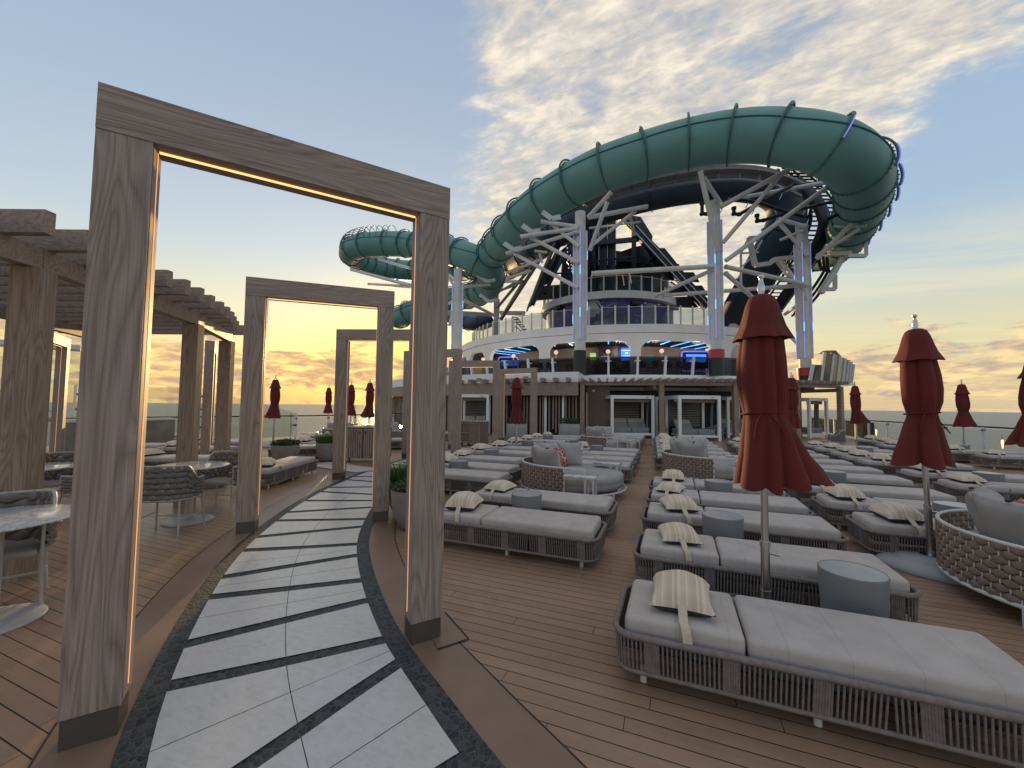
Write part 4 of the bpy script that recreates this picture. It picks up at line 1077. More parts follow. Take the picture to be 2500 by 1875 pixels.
# glowing tv bays
def panel(px0,py0,px1,py1,R,matn,name,par,dep=.08,fr=None):
    a=CY(px0,py0,R); b=CY(px1,py0,R); c=CY(px1,py1,R); d=CY(px0,py1,R); o=(a+b)/2; nrm=(Vector((0,0,EYE))-o); nrm.z=0; nrm.normalize()
    mb=MB(); mb.slab([v-o for v in (a,b,c,d)],nrm*-dep); ob=mb.build(name,matn,par)
    if par is None: ob.location=o
    return ob
tv=panel(1224,880,1263,893,12.5,M['screen'],'television',None); tag(tv,'blue television in the left arched bay behind the smoked rail','television','televisions in the deck house bar')
tv=panel(1675,865,1724,884,12.5,M['screen'],'television',None); tag(tv,'blue television in the right arched bay behind the smoked rail','television','televisions in the deck house bar')
tv=panel(1440,862,1455,879,12.75,M['screen2'],'television',None); tag(tv,'television showing a green sports pitch above the bar','television','televisions in the deck house bar')
tv=panel(1516,851,1541,880,12.75,M['screen'],'television',None); tag(tv,'tall blue display board at the right of the bar','television','televisions in the deck house bar')
# writing on the display board: it sits on the board as raised lettering
def text_obj(body,size,mat_,loc,rot,name,parent=None,shear=0,ext=.004):
    cu=bpy.data.curves.new(name,'FONT'); cu.body=body; cu.size=size; cu.extrude=ext; cu.align_x='CENTER'; cu.align_y='CENTER'; cu.shear=shear
    ob=bpy.data.objects.new(name,cu); COL.objects.link(ob); bpy.context.view_layer.update()
    me=bpy.data.meshes.new_from_object(ob); COL.objects.unlink(ob); bpy.data.objects.remove(ob)
    me.materials.clear(); me.materials.append(mat_)
    o=bpy.data.objects.new(name,me); COL.objects.link(o); o.location=loc; o.rotation_euler=rot
    if parent: o.parent=parent
    return o
c0=CY(1530,863,12.82)-tv.location
for s_,dz_,tx in ((.20,0,'BAR'),(.07,-.20,'OPEN DAILY')) if False else ((.22,0,'BAR'),):
    pass
rzv=math.atan2(-(tv.location.y),-(tv.location.x))+PI/2
for k,(hh,ww,dz_) in enumerate(((.035,.62,.22),(.10,.18,.02),(.03,.42,-.16))):
    mb=MB(); mb.box((c0.x,c0.y,c0.z+dz_),(ww,.03,hh),Matrix.Rotation(rzv,3,'Z')); mb.build('display_mark',M['screenw'],tv)
for x0,x1 in ((1462,1475),(1477,1508),(1510,1515)):
    b_=panel(x0,838,x1,880,12.6,M['mirror'],'bar_shelf_panel',dh)
    b_.location=b_.location
    a=CY(x0,838,12.6); b=CY(x1,838,12.6); b_.location=(a+b)/2-O
for x0,x1,y0,y1 in ((1217,1265,872,900),(1664,1731,858,900)):
    # rounded glowing frame round the televisions
    R_=12.4; pts=[]
    for cx,cy,a0 in ((x1-6,y0+6,-90),(x1-6,y1,0),(x0+6,y1,90),(x0+6,y0+6,180)):
        for k in range(5):
            a=math.radians(a0+k*22.5); pts.append(CY(cx+6*math.cos(a),cy+6*math.sin(a),R_)-O)
    mb=MB(); mb.tube(pts,.06,6,closed=True); mb.build('bay_light_frame',M['led_blue'],dh)
    b_=MB(); p4=[CY(x0,y0,12.3)-O,CY(x1,y0,12.3)-O,CY(x1,y1,12.3)-O,CY(x0,y1,12.3)-O]; b_.slab(p4,(0,.05,0)); b_.build('bay_back',M['black'],dh)
mb=HB(); mb.cyl(CY(1484+25,866,11.5)*0+CY(1446,905,13),CY(1446,881,13),.02); mb.build('bar_fitting',M['steel'],dh)
mb=HB(); a=CY(1442,884,13.5); b=CY(1545,884,13.5); mb.bar(Vector((a.x,a.y,3.95)),Vector((b.x,b.y,3.95)),.6,1.05); mb.build('bar_counter',M['mirror'],dh)
for px_ in (1240,1395,1510,1600,1700):  # added fill points that brighten the bar interior, no fittings of their own
    lg=bpy.data.lights.new('bar_fill_light','POINT'); lg.energy=20; lg.color=(1,.82,.68); lg.shadow_soft_size=.3; lq=bpy.data.objects.new('bar_fill_light',lg); COL.objects.link(lq); q_=CY(px_,850,14.0); lq.location=(q_.x,q_.y,5.6)
# drum with the mural
RD=6.3
mb=HB(); mb.ring(RD-.2,RD,math.radians(-95),math.radians(95),7.0,10.97,64); 
def muralmat():
    n=NT('violet_mural'); v=n.coord('Object'); f=n.noise(v,.7,5,.6,.6); g=n.noise(v,1.6,5,.6,.8)
    c=n.ramp(f,[(.35,(.05,.045,.24)),(.55,(.09,.075,.36)),(.72,(.17,.15,.42))]); c=n.mix(n.math('DIVIDE',n.math('SUBTRACT',g,.56),.12,clamp=True),c,(.24,.24,.45)); return n.set(c,.4)
drum_o=mb.build('mural_drum',muralmat(),dh)
pal=plain('mural_moon_grey',(.55,.55,.58),.6); dkb=plain('mural_silhouette',(.02,.022,.04),.6); cld=plain('mural_cloud_line',(.62,.63,.72),.6); lil=plain('mural_lilac',(.36,.36,.50),.6)
def decal(pts,matn,name,lift=.02,R=RD,sub=1):
    # a thin painted patch that follows the drum
    P=[CY(x,y,R+lift) for x,y in pts]; n=len(P); c=sum((p for p in P),Vector())/n; th=TH(c); c=RP(R+lift+.001,th,c.z)
    mb=HB(); vs=[c]+P; mb.add(vs,[(0,i+1,(i+1)%n+1) for i in range(n)]); return mb.build(name,matn,dh,fixn=False)
def zm(x,y): return (1420+x/11.06,700+y/11.06)
decal([zm(430+260*math.cos(a)-160,560+260*math.sin(a)-0) for a in [2*PI*i/28 for i in range(28)]],pal,'mural_moon',.015)
decal([zm(*p) for p in ((380,400),(420,430),(470,500),(520,545),(560,560),(640,575),(690,590),(640,600),(580,590),(520,605),(490,590),(455,590),(470,560),(450,530))],dkb,'mural_bird',.035)
decal([zm(*p) for p in ((300,900),(320,830),(370,830),(375,780),(395,720),(415,780),(425,890),(450,890),(460,820),(500,800),(505,750),(530,740),(530,670),(575,670),(580,800),(590,830),(640,830),(655,790),(675,840),(720,850),(780,860),(800,690),(860,660),(900,700),(935,700),(950,770),(1010,800),(1020,960),(300,980))],plain('mural_skyline',(.06,.075,.10),.6),'mural_skyline',.03)
decal([zm(*p) for p in ((1130,1000),(1130,850),(1150,790),(1165,740),(1185,790),(1200,850),(1205,1000))],plain('mural_gold',(.28,.2,.09),.6),'mural_spire',.03)
decal([zm(1880+190*math.cos(a)-30,760+330*math.sin(a)) for a in [2*PI*i/24 for i in range(24)]],lil,'mural_arch_shape',.015)
for pts in (((670,530),(720,500),(760,510),(790,480),(830,455),(860,480),(900,455),(940,470),(930,500)),((1390,760),(1450,750),(1500,790),(1550,770),(1600,830),(1660,740),(1700,700))):
    mb=HB(); mb.tube([CY(*zm(*p),RD+.03) for p in pts],.025,5); mb.build('mural_cloud_line',cld,dh)
# lettering visible beside the column
pt_=CY(*zm(520,955),RD+.05); me_=text_obj('ornia',.62,cld,pt_-O,(PI/2,0,TH(pt_)),'mural_lettering',dh,shear=.3,ext=.01)
mb=HB(); mb.tube([CY(*zm(x,y),RD+.04) for x,y in ((340,1000),(600,995),(900,985),(1250,975))],.025,5); mb.build('mural_underline',cld,dh)
for (x,y) in ((1430,450),):
    p=CY(*zm(x,y),RD+.3); mb=HB(); mb.rbox(p,(.62,.45,.42),.08,2,Matrix.Rotation(TH(p),3,'Z')); mb.build('wall_speaker',M['black'],dh)
p=CY(1365,752,RD+.3); mb=HB(); mb.rbox(p,(.6,.45,.42),.08,2,Matrix.Rotation(TH(p),3,'Z')); mb.build('wall_speaker',M['black'],dh)
for (x,y) in ((1712,450),(2080,500)):
    p=CY(*zm(x,y),RD+.12); mb=HB(); mb.lathe([(.0,.12),(.10,.10),(.12,0),(.08,-.06),(0,-.06)],c=p,n=12); mb.build('spot_lamp',M['white'],dh)
mb=HB(); mb.ring(RD-.3,6.8,math.radians(-100),math.radians(92),10.97,11.62,64); mb.build('drum_cap_band',M['white'],dh)
mb=HB(); mb.ring(.5,6.6,math.radians(-100),math.radians(92),11.3,11.56,32); mb.build('top_deck',M['black'],dh)

def ring_rail(name,label,R,z0,h,t0,t1,nposts,glassm,lean_=0,pw=.07,railr=.03,pmat=None,hm=None,thick=.05,first=0):
    t=thing(name,label,'railing',(RC.x,RC.y,0)); n=60
    def q(th,zz): return RP(R+lean_*(zz-z0)/h,th,zz)-O
    mb=MB(); rows=[]
    for i in range(n+1):
        th=t0+(t1-t0)*i/n; rows.append([q(th,z0+.04),q(th,z0+h-.06)])
    mb.grid(rows,False); rows2=[[v+Vector((0,.02,0)) for v in r] for r in rows]; mb.grid(rows2,False); mb.build('glass_panels',glassm,t)
    mb=MB(); mb.tube([q(t0+(t1-t0)*i/n,z0+h) for i in range(n+1)],railr,8); mb.build('handrail',hm or M['steel'],t)
    for i in range(nposts):
        th=t0+(t1-t0)*(i+first)/(nposts); a=RP(R+.03,th,z0-.02)-O; b=RP(R+.03+lean_,th,z0+h+.12)-O
        mb=MB(); mb.bar(a,b,pw,pw*1.3,up=Vector((math.cos(th),math.sin(th),0))); o=mb.build('post',pmat or M['white'],t)
    return t
# balcony (front) rail: posts where the photograph shows them
bp=[1236,1292,1351,1417,1485.5,1556,1623,1690,1753]
t=thing('balcony_railing','smoked glass balcony railing with slanting white posts in front of the bar','railing',(RC.x,RC.y,0)); RR=17.1; n=70
ta,tb=math.radians(-70),TH(CY(1905,900,RR))
def lean_of(th): return .10
mb=MB(); rows=[[RP(RR,ta+(tb-ta)*i/n,3.5)-O,RP(RR+.12,ta+(tb-ta)*i/n,4.50)-O] for i in range(n+1)]; mb.grid(rows,False); mb.grid([[v*.998 for v in r] for r in rows],False); mb.build('glass_panels',M['bglass'],t)
mb=MB()
for i in range(n):
    mb.bar(RP(RR+.05,ta+(tb-ta)*i/n,4.55)-O,RP(RR+.05,ta+(tb-ta)*(i+1)/n,4.55)-O,.26,.07)
mb.build('handrail',plain('dark_timber_rail',(.10,.085,.075),.5),t)
ths=[TH(CY(x,905,RR+.1)) for x in bp]; st_=(ths[4]-ths[3]); 
for k in range(1,16): ths.append(ths[0]-st_*k)
ths.append(ths[8]+st_); ths.append(ths[8]+st_*2)
for th in ths:
    lz=(th-math.radians(8))*.35; a=RP(RR+.08,th,3.44)-O; side=Vector((math.cos(th),math.sin(th),0)); b=RP(RR+.22,th,4.62)-O+side*lz*.35
    mb=MB(); mb.bar(a,b,.16,.12,up=side); o=mb.build('post',M['white'],t)
    mb=MB(); mb.box(RP(RR+.1,th,4.32)-O,(.34,.08,.06),Matrix.Rotation(th,3,'Z')); mb.build('glass_clamp',M['white'],o)
ring_rail('upper_glass_railing','clear glass railing running round the white band above the bar',13.9,7.0,1.42,math.radians(-78),math.radians(40),32,M['dglass'],0,.075,.025)
ring_rail('top_deck_railing','glass railing round the small top deck under the dark mast',6.6,11.6,1.35,math.radians(-80),math.radians(72),16,M['dglass'],0,.085,.03,M['white2'],plain('warm_handrail',(.65,.45,.28),.35,.6))

# ------------------------------------------------------------------ globe lamps, chairs and people on the balcony
gl_=thing('globe_lamp','','lamp',(0,0,0),0,'globe lamps on thin posts behind the balcony rail')
mb=MB(); mb.cyl((0,0,0),(0,0,1.42),.045,n=8); mb.build('post',M['wmetal'],gl_)
mb=MB(); mb.lathe([(0,1.40)]+[(.135*math.sin(PI*k/12),1.54-.135*math.cos(PI*k/12)) for k in range(1,12)]+[(0,1.675)],n=20); mb.build('globe',M['globe'],gl_); reg(gl_); gst=[]
for (px,py),l in (((1357.5,860.5),'globe lamp before the second arched bay'),((1484.5,858.5),'globe lamp in front of the man in the white shirt'),((1615.5,857),'globe lamp right of the teal cloth'),((1738,859.5),'globe lamp beside the red column collar'),((1253.5,869),'globe lamp in front of the left blue television'),((1179.5,877.5),'leftmost globe lamp behind the rail'),((1935,910),'small globe lamp right of the largest parasol')):
    p=CY(px,py,16.7); s_=1.0; zb=3.43; place(gl_,gst,(p.x,p.y,p.z-1.54),0,l)
    lg=bpy.data.lights.new('globe_light','POINT'); lg.energy=7; lg.color=(1,.72,.5); lg.shadow_soft_size=.16; lq=bpy.data.objects.new('globe_light',lg); COL.objects.link(lq); q_=p+(O-Vector((p.x,p.y,0))).normalized()*.5; lq.location=(q_.x,q_.y,p.z+.15)
bc=thing('bar_chair','','chair',(0,0,0),0,'dark red bar chairs on the balcony')
mb=MB(); mb.rbox((0,0,.62),(.46,.46,.05),.02,2); mb.build('seat',M['bar_red'],bc)
mb=MB(); mb.rbox((0,-.22,.86),(.46,.05,.36),.02,2); mb.build('backrest',M['bar_red'],bc)
mb=MB(); 
for sx in (-1,1): mb.tube(spline([(sx*.24,.22,.62),(sx*.27,.1,.80),(sx*.26,-.1,.82),(sx*.24,-.24,.74)],4),.014,6)
mb.build('armrests',M['black'],bc)
for x,y in ((.2,.2),(-.2,.2),(.2,-.2),(-.2,-.2)):
    mb=MB(); mb.cyl((x,y,.6),(x*1.15,y*1.15,0),.016,n=6); mb.build('leg',M['black'],bc)
reg(bc); bst2=[]
for px,l in ((1300,'bar chair behind the rail left of the first gap'),(1322,'bar chair left of the big left column'),(1345,'bar chair just behind the third rail post'),(1398,'bar chair beside the black column base'),(1470,'bar chair right of the black column base'),(1500,'bar chair below the man in the white shirt'),(1528,'bar chair right of the man in the white shirt'),(1570,'bar chair carrying the teal cloth'),(1596,'bar chair right of the teal cloth'),(1640,'bar chair left of the right blue television'),(1664,'bar chair under the right blue television'),(1702,'bar chair right of the right blue television')):
    p=CY(px,900,15.9); th=TH(p); place(bc,bst2,(p.x,p.y,3.43),th+rnd.uniform(-.5,.5)+(0 if rnd.random()<.6 else PI),l)
for px,l in ((1458,'small high table beside the black column base'),(1385,'small high table left of the big left column'),(1615,'small high table below the globe lamp by the teal cloth')):
    p=CY(px,900,16.3); t=thing('high_table',l,'table',(p.x,p.y,3.43),0,'small dark high tables on the balcony')
    mb=MB(); mb.cyl((0,0,.72),(0,0,.75),.30,n=24); mb.build('table_top',M['mirror'],t); mb=MB(); mb.cyl((0,0,0),(0,0,.72),.035); mb.cyl((0,0,0),(0,0,.02),.2,n=20); mb.build('column',M['black'],t)
p=CY(1585,872,15.7); mb=MB(); mb.grid([[Vector((x,y,z_)) for x in (-.24,-.12,0,.12,.24)] for y,z_ in ((.03,-.25),(.02,.0),(0,.10),(-.03,.0),(-.04,-.5+.1))]); o=mb.build('teal_cloth',M['teal'],None); o.location=(p.x,p.y,p.z); tag(o,'bright teal cloth hung over a bar chair back','cloth')

# people built as one skinned body each
SKIN=plain('skin',(.22,.11,.07),.6); SHIRT=plain('white_shirt',(.62,.66,.75),.8); TROU=plain('dark_trousers',(.03,.03,.04),.8); HAIR=plain('black_hair',(.012,.010,.010),.7); GREY=plain('grey_shirt',(.20,.19,.18),.85)
def person(label,loc,rz,joints,edges,rad,hair,shirt,paint,sc_=1.0):
    t=thing('person',label,'person',loc,rz)
    me=bpy.data.meshes.new('body'); me.from_pydata(joints,edges,[]); o=bpy.data.objects.new('body',me); COL.objects.link(o)
    md=o.modifiers.new('skin','SKIN'); sk_=me.skin_vertices if me.skin_vertices else None
    if not me.skin_vertices:
        bm=bmesh.new(); bm.from_mesh(me); bm.verts.layers.skin.verify(); bm.to_mesh(me); bm.free()
    sv_=me.skin_vertices[0].data
    for i,r in enumerate(rad): sv_[i].radius=(r,r) if not isinstance(r,tuple) else r
    sv_[0].use_root=True
    s2=o.modifiers.new('sub','SUBSURF'); s2.levels=2; s2.render_levels=2
    bpy.context.view_layer.update(); dg=bpy.context.evaluated_depsgraph_get(); m2=bpy.data.meshes.new_from_object(o.evaluated_get(dg)); COL.objects.unlink(o); bpy.data.objects.remove(o)
    m2.name='body'; m2.materials.clear(); mats=[SKIN,shirt,TROU]
    for m_ in mats: m2.materials.append(m_)
    for p_ in m2.polygons: p_.material_index=paint(p_.center); p_.use_smooth=True
    b=bpy.data.objects.new('body',m2); COL.objects.link(b); b.parent=t
    mb=MB(); mb.lathe([(0,.125)]+[(.104*math.sin(PI*k/10),.02+.105*math.cos(PI*k/10)) for k in range(1,6)]+[(.100,-.02),(.085,-.03)],n=16); hm=mb.build('hair',HAIR,t); hm.location=hair
    hx,hy,hz=hair
    mb=MB(); mb.rbox((hx,hy+.095,hz-.035),(.022,.03,.04),.008,2); 
    for s_ in (-1,1): mb.rbox((hx+s_*.092,hy,hz-.03),(.018,.03,.055),.008,2)
    mb.rbox((hx,hy+.088,hz-.085),(.05,.012,.014),.004,1); mb.build('face',SKIN,t)
    mb=MB()
    for s_ in (-1,1): mb.lathe([(0,.010),(.010,0),(0,-.010)],c=(hx+s_*.034,hy+.088,hz-.012),n=8)
    mb.build('eyes',M['black'],t)
    return t
def fingers(base,dirv,side,J,E_,Rr,idx,L=.075):
    # palm at base; five separate digits
    d=Vector(dirv).normalized(); s_=Vector(side).normalized(); dn=d.cross(s_)
    for k,(o_,l) in enumerate(((-.028,.062),(-.010,.075),(.010,.080),(.028,.070))):
        a=Vector(base)+s_*o_+d*.05; b=a+d*l*.55+dn*.008; c=b+d*l*.35+dn*.02; i=len(J); J+= [tuple(a),tuple(b),tuple(c)]; E_+=[(idx,i),(i,i+1),(i+1,i+2)]; Rr+=[.010,.009,.008]
    a=Vector(base)+s_*-.035+d*.012; b=a+d*.03-s_*.03; i=len(J); J+=[tuple(a),tuple(b)]; E_+=[(idx,i),(i,i+1)]; Rr+=[.012,.009]
def figure(lean_=0.15,look=0,armL=None,armR=None):
    J=[(0,0,.95),(0,.02*lean_,1.15),(0,.25*lean_,1.38),(0,.32*lean_,1.50),(0,.42*lean_,1.64),(0,.45*lean_,1.74)]
    E_=[(0,1),(1,2),(2,3),(3,4),(4,5)]; Rr=[(.15,.11),(.145,.105),(.165,.105),.055,.092,.078]
    for s_ in (-1,1):
        i=len(J); J+=[(s_*.09,0,.90),(s_*.10,.02,.50),(s_*.11,-.01,.08),(s_*.12,.14,.03)]; E_+=[(0,i),(i,i+1),(i+1,i+2),(i+2,i+3)]; Rr+=[.085,.058,.042,.035]
        A=(armL if s_<0 else armR); i=len(J)
        J+=[(s_*.19,.24*lean_,1.41),A[0],A[1]]; E_+=[(2,i),(i,i+1),(i+1,i+2)]; Rr+=[.06,.042,.030]
        i2=len(J)-1; w_=Vector(A[1]); d=(w_-Vector(A[0])).normalized(); base=w_+d*.05; J.append(tuple(base)); Rr.append((.038,.020)); E_.append((i2,len(J)-1))
        fingers(base,d,Vector((0,0,1)).cross(d) if abs(d.z)<.9 else Vector((1,0,0)),J,E_,Rr,len(J)-1)
    return J,E_,Rr
p=CY(1480,869,14.2); J,E_,Rr=figure(.35,0,((-.30,.22,1.18),(-.20,.46,1.12)),((.30,.22,1.18),(.20,.46,1.12)))
person('man in a white shirt leaning on the bar behind the globe lamp',(p.x-.12,p.y,p.z-1.50),TH(p)+PI,J,E_,Rr,(0,.155,1.70),SHIRT,lambda c:(1 if (1.0<c.z<1.49 and abs(c.y)<.30) else (2 if c.z<1.0 else 0)))
p=CY(1469.5,691,5.4); J,E_,Rr=figure(.3,0,((-.34,.16,1.30),(-.16,.34,1.52)),((.30,.15,1.15),(.15,.36,1.20)))
person('dark haired man resting his arms at the top deck glass rail',(p.x,p.y,p.z-1.60),TH(p)+PI+.4,J,E_,Rr,(0,.135,1.70),GREY,lambda c:(1 if (1.0<c.z<1.49 and abs(c.y)<.26) else (2 if c.z<1.0 else 0)))

# ------------------------------------------------------------------ lower front: pergola over the cabanas
cp=thing('cabana_pergola','timber pergola with stub rafters along the front of the cabanas','pergola',(RC.x,RC.y,0))
TA=TH(CY(1416,1000,21.8)); TB=TH(CY(2062,1000,21.8))
mb=HB(); n=26
for i in range(n): mb.bar(RP(21.6,TA+(TB-TA)*i/n,2.70),RP(21.6,TA+(TB-TA)*(i+1)/n,2.70),.12,.16)
mb.build('front_beam',M['wood_bx'],cp)
for x in (1422,1615,1795,1945,2052):
    th=TH(CY(x,1000,21.7)); mb=HB(); mb.box(RP(21.7,th,1.35),(.22,.22,2.7),Matrix.Rotation(th,3,'Z')); mb.build('post',M['wood_bv'],cp)
k=34
for i in range(k):
    th=TA+(TB-TA)*(i+.3)/k; mb=HB(); mb.bar(RP(22.2,th,2.87),RP(19.2,th,2.87),.09,.17); mb.build('rafter',M['wood_bx'],cp)
# cross beams going back
for x in (1600,1790,1940,2050):
    th=TH(CY(x,1000,21.6)); mb=HB(); mb.bar(RP(21.55,th,2.52),RP(19.1,th,2.52),.14,.18); mb.build('cross_beam',M['wood_bx'],cp)
# slatted valance and roof panel over the cabanas (part of the deck house)
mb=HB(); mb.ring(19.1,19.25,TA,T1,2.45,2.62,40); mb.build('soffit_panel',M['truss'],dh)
mb=HB()
for i in range(150):
    th=TA+(TB-TA)*(i+rnd.uniform(0,.4))/150; mb.box(RP(19.06,th,2.2),(.03,.03,.46),Matrix.Rotation(th,3,'Z'))
mb.build('valance_slats',plain('dim_slat',(.10,.10,.105),.7),dh)
# brown service wall left of the first cabana
mb=HB(); a=TH(CY(1433,1000,20.6)); b=TH(CY(1489,1000,20.6)); mb.ring(20.3,20.6,a,b,0,2.62,8); mb.build('service_wall',M['brownwall'],dh)
mb=HB(); p=CY(1449,955,20.9); mb.rbox(p,(.12,.16,.12),.03,2); mb.build('security_camera',M['wmetal'],dh)
mb=HB(); mb.ring(20.6,20.66,a-.002,a+.0015,.1,2.3,1); mb.build('door_light_line',M['wmetal'],dh)
# left portion: timber fascia, white coaming, slatted doors
TL=math.radians(-52); TC=TH(CY(1412,1000,21.9))
mb=HB(); n=26
for i in range(n): mb.bar(RP(21.9,TL+(TC-TL)*i/n,2.43),RP(21.9,TL+(TC-TL)*(i+1)/n,2.43),.16,.66)
mb.build('timber_fascia',M['wood_bx'],dh)
mb=HB(); mb.ring(17.25,21.95,TL,TC,2.78,3.30,30); mb.build('forward_coaming',M['white'],dh)
sr=thing('stub_rafters','row of short timber rafter ends under the white coaming left of the cabanas','rafters',(RC.x,RC.y,0))
for x in (1130,1160,1190,1218,1243,1258,1284,1300,1330,1360,1390):
    th=TH(CY(x,935,21.95)); mb=HB(); mb.box(RP(22.2,th,2.88),(.17,.6,.20),Matrix.Rotation(th,3,'Z')); mb.build('rafter_end',M['wood_bx'],sr)
mb=HB()
import colorsys
for i in range(120):
    th=TL+(TC-TL)*i/120+rnd.uniform(0,.002)
    if rnd.random()<.9: mb.box(RP(21.5,th,1.05+(rnd.uniform(0,.5) if rnd.random()<.25 else 0)),(.05 if rnd.random()<.6 else .08,.05,2.1),Matrix.Rotation(th,3,'Z'))
mb.build('slatted_doors',M['wood_bv'],dh)
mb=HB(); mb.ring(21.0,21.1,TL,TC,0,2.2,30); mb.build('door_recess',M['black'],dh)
for x in (1332,1375):
    th=TH(CY(x,1030,21.6)); mb=HB(); mb.box(RP(21.62,th,1.05),(.11,.06,2.1),Matrix.Rotation(th,3,'Z')); mb.build('door_jamb',M['white'],dh)
mb=HB(); p=CY(1331,969,22.1); mb.box(p,(.14,.03,.05),Matrix.Rotation(TH(p),3,'Z')); mb.build('number_plate',M['black'],dh)
for x,y in ((1284,923),(1169,927)):
    p=CY(x,y,22.4); mb=HB(); mb.box(p,(.26,.10,.16),Matrix.Rotation(TH(p)+.2,3,'Z')@Matrix.Rotation(-.3,3,'X')); mb.build('flood_light',M['truss'],dh)

# ------------------------------------------------------------------ cabanas
def cabana(px0,px1,pt,pb,label,rot=0,dd=None,split=.5,curt=0):
    d=dd; a=LD(px0,d); b=LD(px1,d); Wd=(b-a).length; rz=math.atan2(b.y-a.y,b.x-a.x)+rot
    t=thing('cabana',label,'cabana',(a.x,a.y,0),rz,'white framed cabanas'); Hc=2.12; Dp=1.7; e=.13
    for x,y in ((e/2,e/2),(Wd-e/2,e/2),(e/2,Dp),(Wd-e/2,Dp)):
        mb=MB(); mb.box((x,y,Hc/2),(e,e,Hc)); mb.build('post',M['white'],t)
    mb=MB(); mb.box((Wd/2,e/2,Hc-.08),(Wd-2*e,e-.01,.17)); mb.box((Wd/2,Dp,Hc-.08),(Wd-2*e,e-.01,.17)); mb.box((e/2,Dp/2,Hc-.08),(e-.01,Dp-2*e,.17)); mb.box((Wd-e/2,Dp/2,Hc-.08),(e-.01,Dp-2*e,.17)); mb.build('roof_frame',M['white'],t)
    mb=MB(); mb.box((Wd/2,Dp/2,Hc-.03),(Wd-2*e,Dp-e,.04)); mb.build('roof_panel',M['truss'],t)
    mb=MB(); mb.box((Wd/2,.06,.20),(Wd-2*e,.08,.09)); mb.build('front_rail',M['white'],t)
    mb=MB(); mb.rbox((Wd/2,e+.10,Hc-.25),(Wd-2*e-.06,.10,.17),.04,2); mb.build('rolled_shade',plain('taupe_shade',(.22,.20,.17),.9),t)
    mb=MB()
    for i in range(15): mb.box((Wd/2-.06,Dp-.12,.62+i*.086),(Wd-2*e-.16,.02,.045))
    mb.build('louvre_back',M['truss'],t)
    mb=MB(); mb.box((Wd/2,Dp-.04,.9),(Wd-2*e,.02,1.8)); mb.build('back_screen',M['black'],t)
    for s_ in (1,):
        mb=MB(); rows=[[Vector((Wd-e-.04-.03*math.sin(z_*2)+.018*math.sin(k*2.2),e+.25+k*.045,z_)) for k in range(7)] for z_ in (.3,.8,1.3,1.85)]; mb.grid(rows); mb.build('curtain',M['sofa'],t)
    mb=MB(); mb.box((Wd-.36,-.008,Hc-.09),(.20,.012,.11)); pl_=mb.build('number_plate',plain('plate_white',(.75,.76,.76),.4),t)
    mb=MB(); mb.box((Wd-.36,-.017,Hc-.09),(.11,.004,.025)); mb.build('plate_mark',M['truss'],pl_)
    return t,a,rz,Wd,Dp
def sofa(base,label,nseg=2,raised=(1,1)):
    t0_,a,rz,Wd,Dp=base; ca,sa=math.cos(rz),math.sin(rz); p=(a.x+ca*.16-sa*.18,a.y+sa*.16+ca*.18)
    t=thing('cabana_daybed',label,'daybed',(p[0],p[1],0),rz,'grey double daybeds inside the cabanas'); w_=Wd-.34; dep=1.15
    for i in range(nseg):
        x0=w_*i/nseg+.01; ww=w_/nseg-.02
        mb=MB(); mb.rbox((x0+ww/2,dep/2,.40),(ww,dep,.25),.05,3); mb.build('seat_cushion',M['sofa'],t)
        if raised[i]:
            R_=Matrix.Rotation(math.radians(-62),3,'X'); mb=MB(); mb.rbox((x0+ww/2,dep*.62,.66),(ww,.66,.14),.05,3,Matrix.Rotation(math.radians(38),3,'X')); mb.build('back_cushion',M['sofa'],t)
            mb=MB(); mb.rbox((x0+ww/2,dep*.72,.84),(ww-.02,.30,.10),.045,3,Matrix.Rotation(math.radians(38),3,'X')); mb.build('headrest',M['beige'],t)
    mb=MB(); mb.box((w_/2,dep/2,.22),(w_,dep,.10)); mb.build('base',M['wmetal'],t)
    return t
c1=cabana(1492,1598,0,0,'white framed cabana with two raised seats, left of the central timber post',dd=20.0); sofa(c1,'double daybed in the left white cabana, both backs raised')
c2=cabana(1657,1760,0,0,'white framed cabana with one raised seat, left of the largest parasol',dd=19.0); sofa(c2,'daybed in the middle white cabana, only the left back raised',raised=(1,0))
c3=cabana(1975,2041,0,0,'narrow white framed cabana at the right end, open to the sea',rot=math.radians(18),dd=21.2); sofa(c3,'daybed in the right end white cabana with upright cushions',raised=(0,0))
c4=cabana(1600,1652,0,0,'grey framed cabana set back between the two white ones',dd=22.3); sofa(c4,'daybed with a beige headrest set back between the white cabanas')
c5=cabana(1775,1850,0,0,'cabana hidden behind the largest parasol',dd=20.8); sofa(c5,'daybed seen just left of the largest parasol')
c6=cabana(1122,1194,0,0,'pale framed cabana with louvred back seen between the arches at the left',dd=21.0); sofa(c6,'daybed with beige headrests behind the open-shelf cabinet')
chair_at(LD(1752,20.6).to_2d() if hasattr(Vector,'to_2d') else LD(1752,20.6),LD(1700,21),'rope armchair beside the middle white cabana')
for x,l,d in ((1618,'small white table in front of the central timber post',20.4),(1737,'small white table inside the middle cabana',21.3)):
    p=LD(x,d); place(mt,mst,(p.x,p.y,0),.4,l)
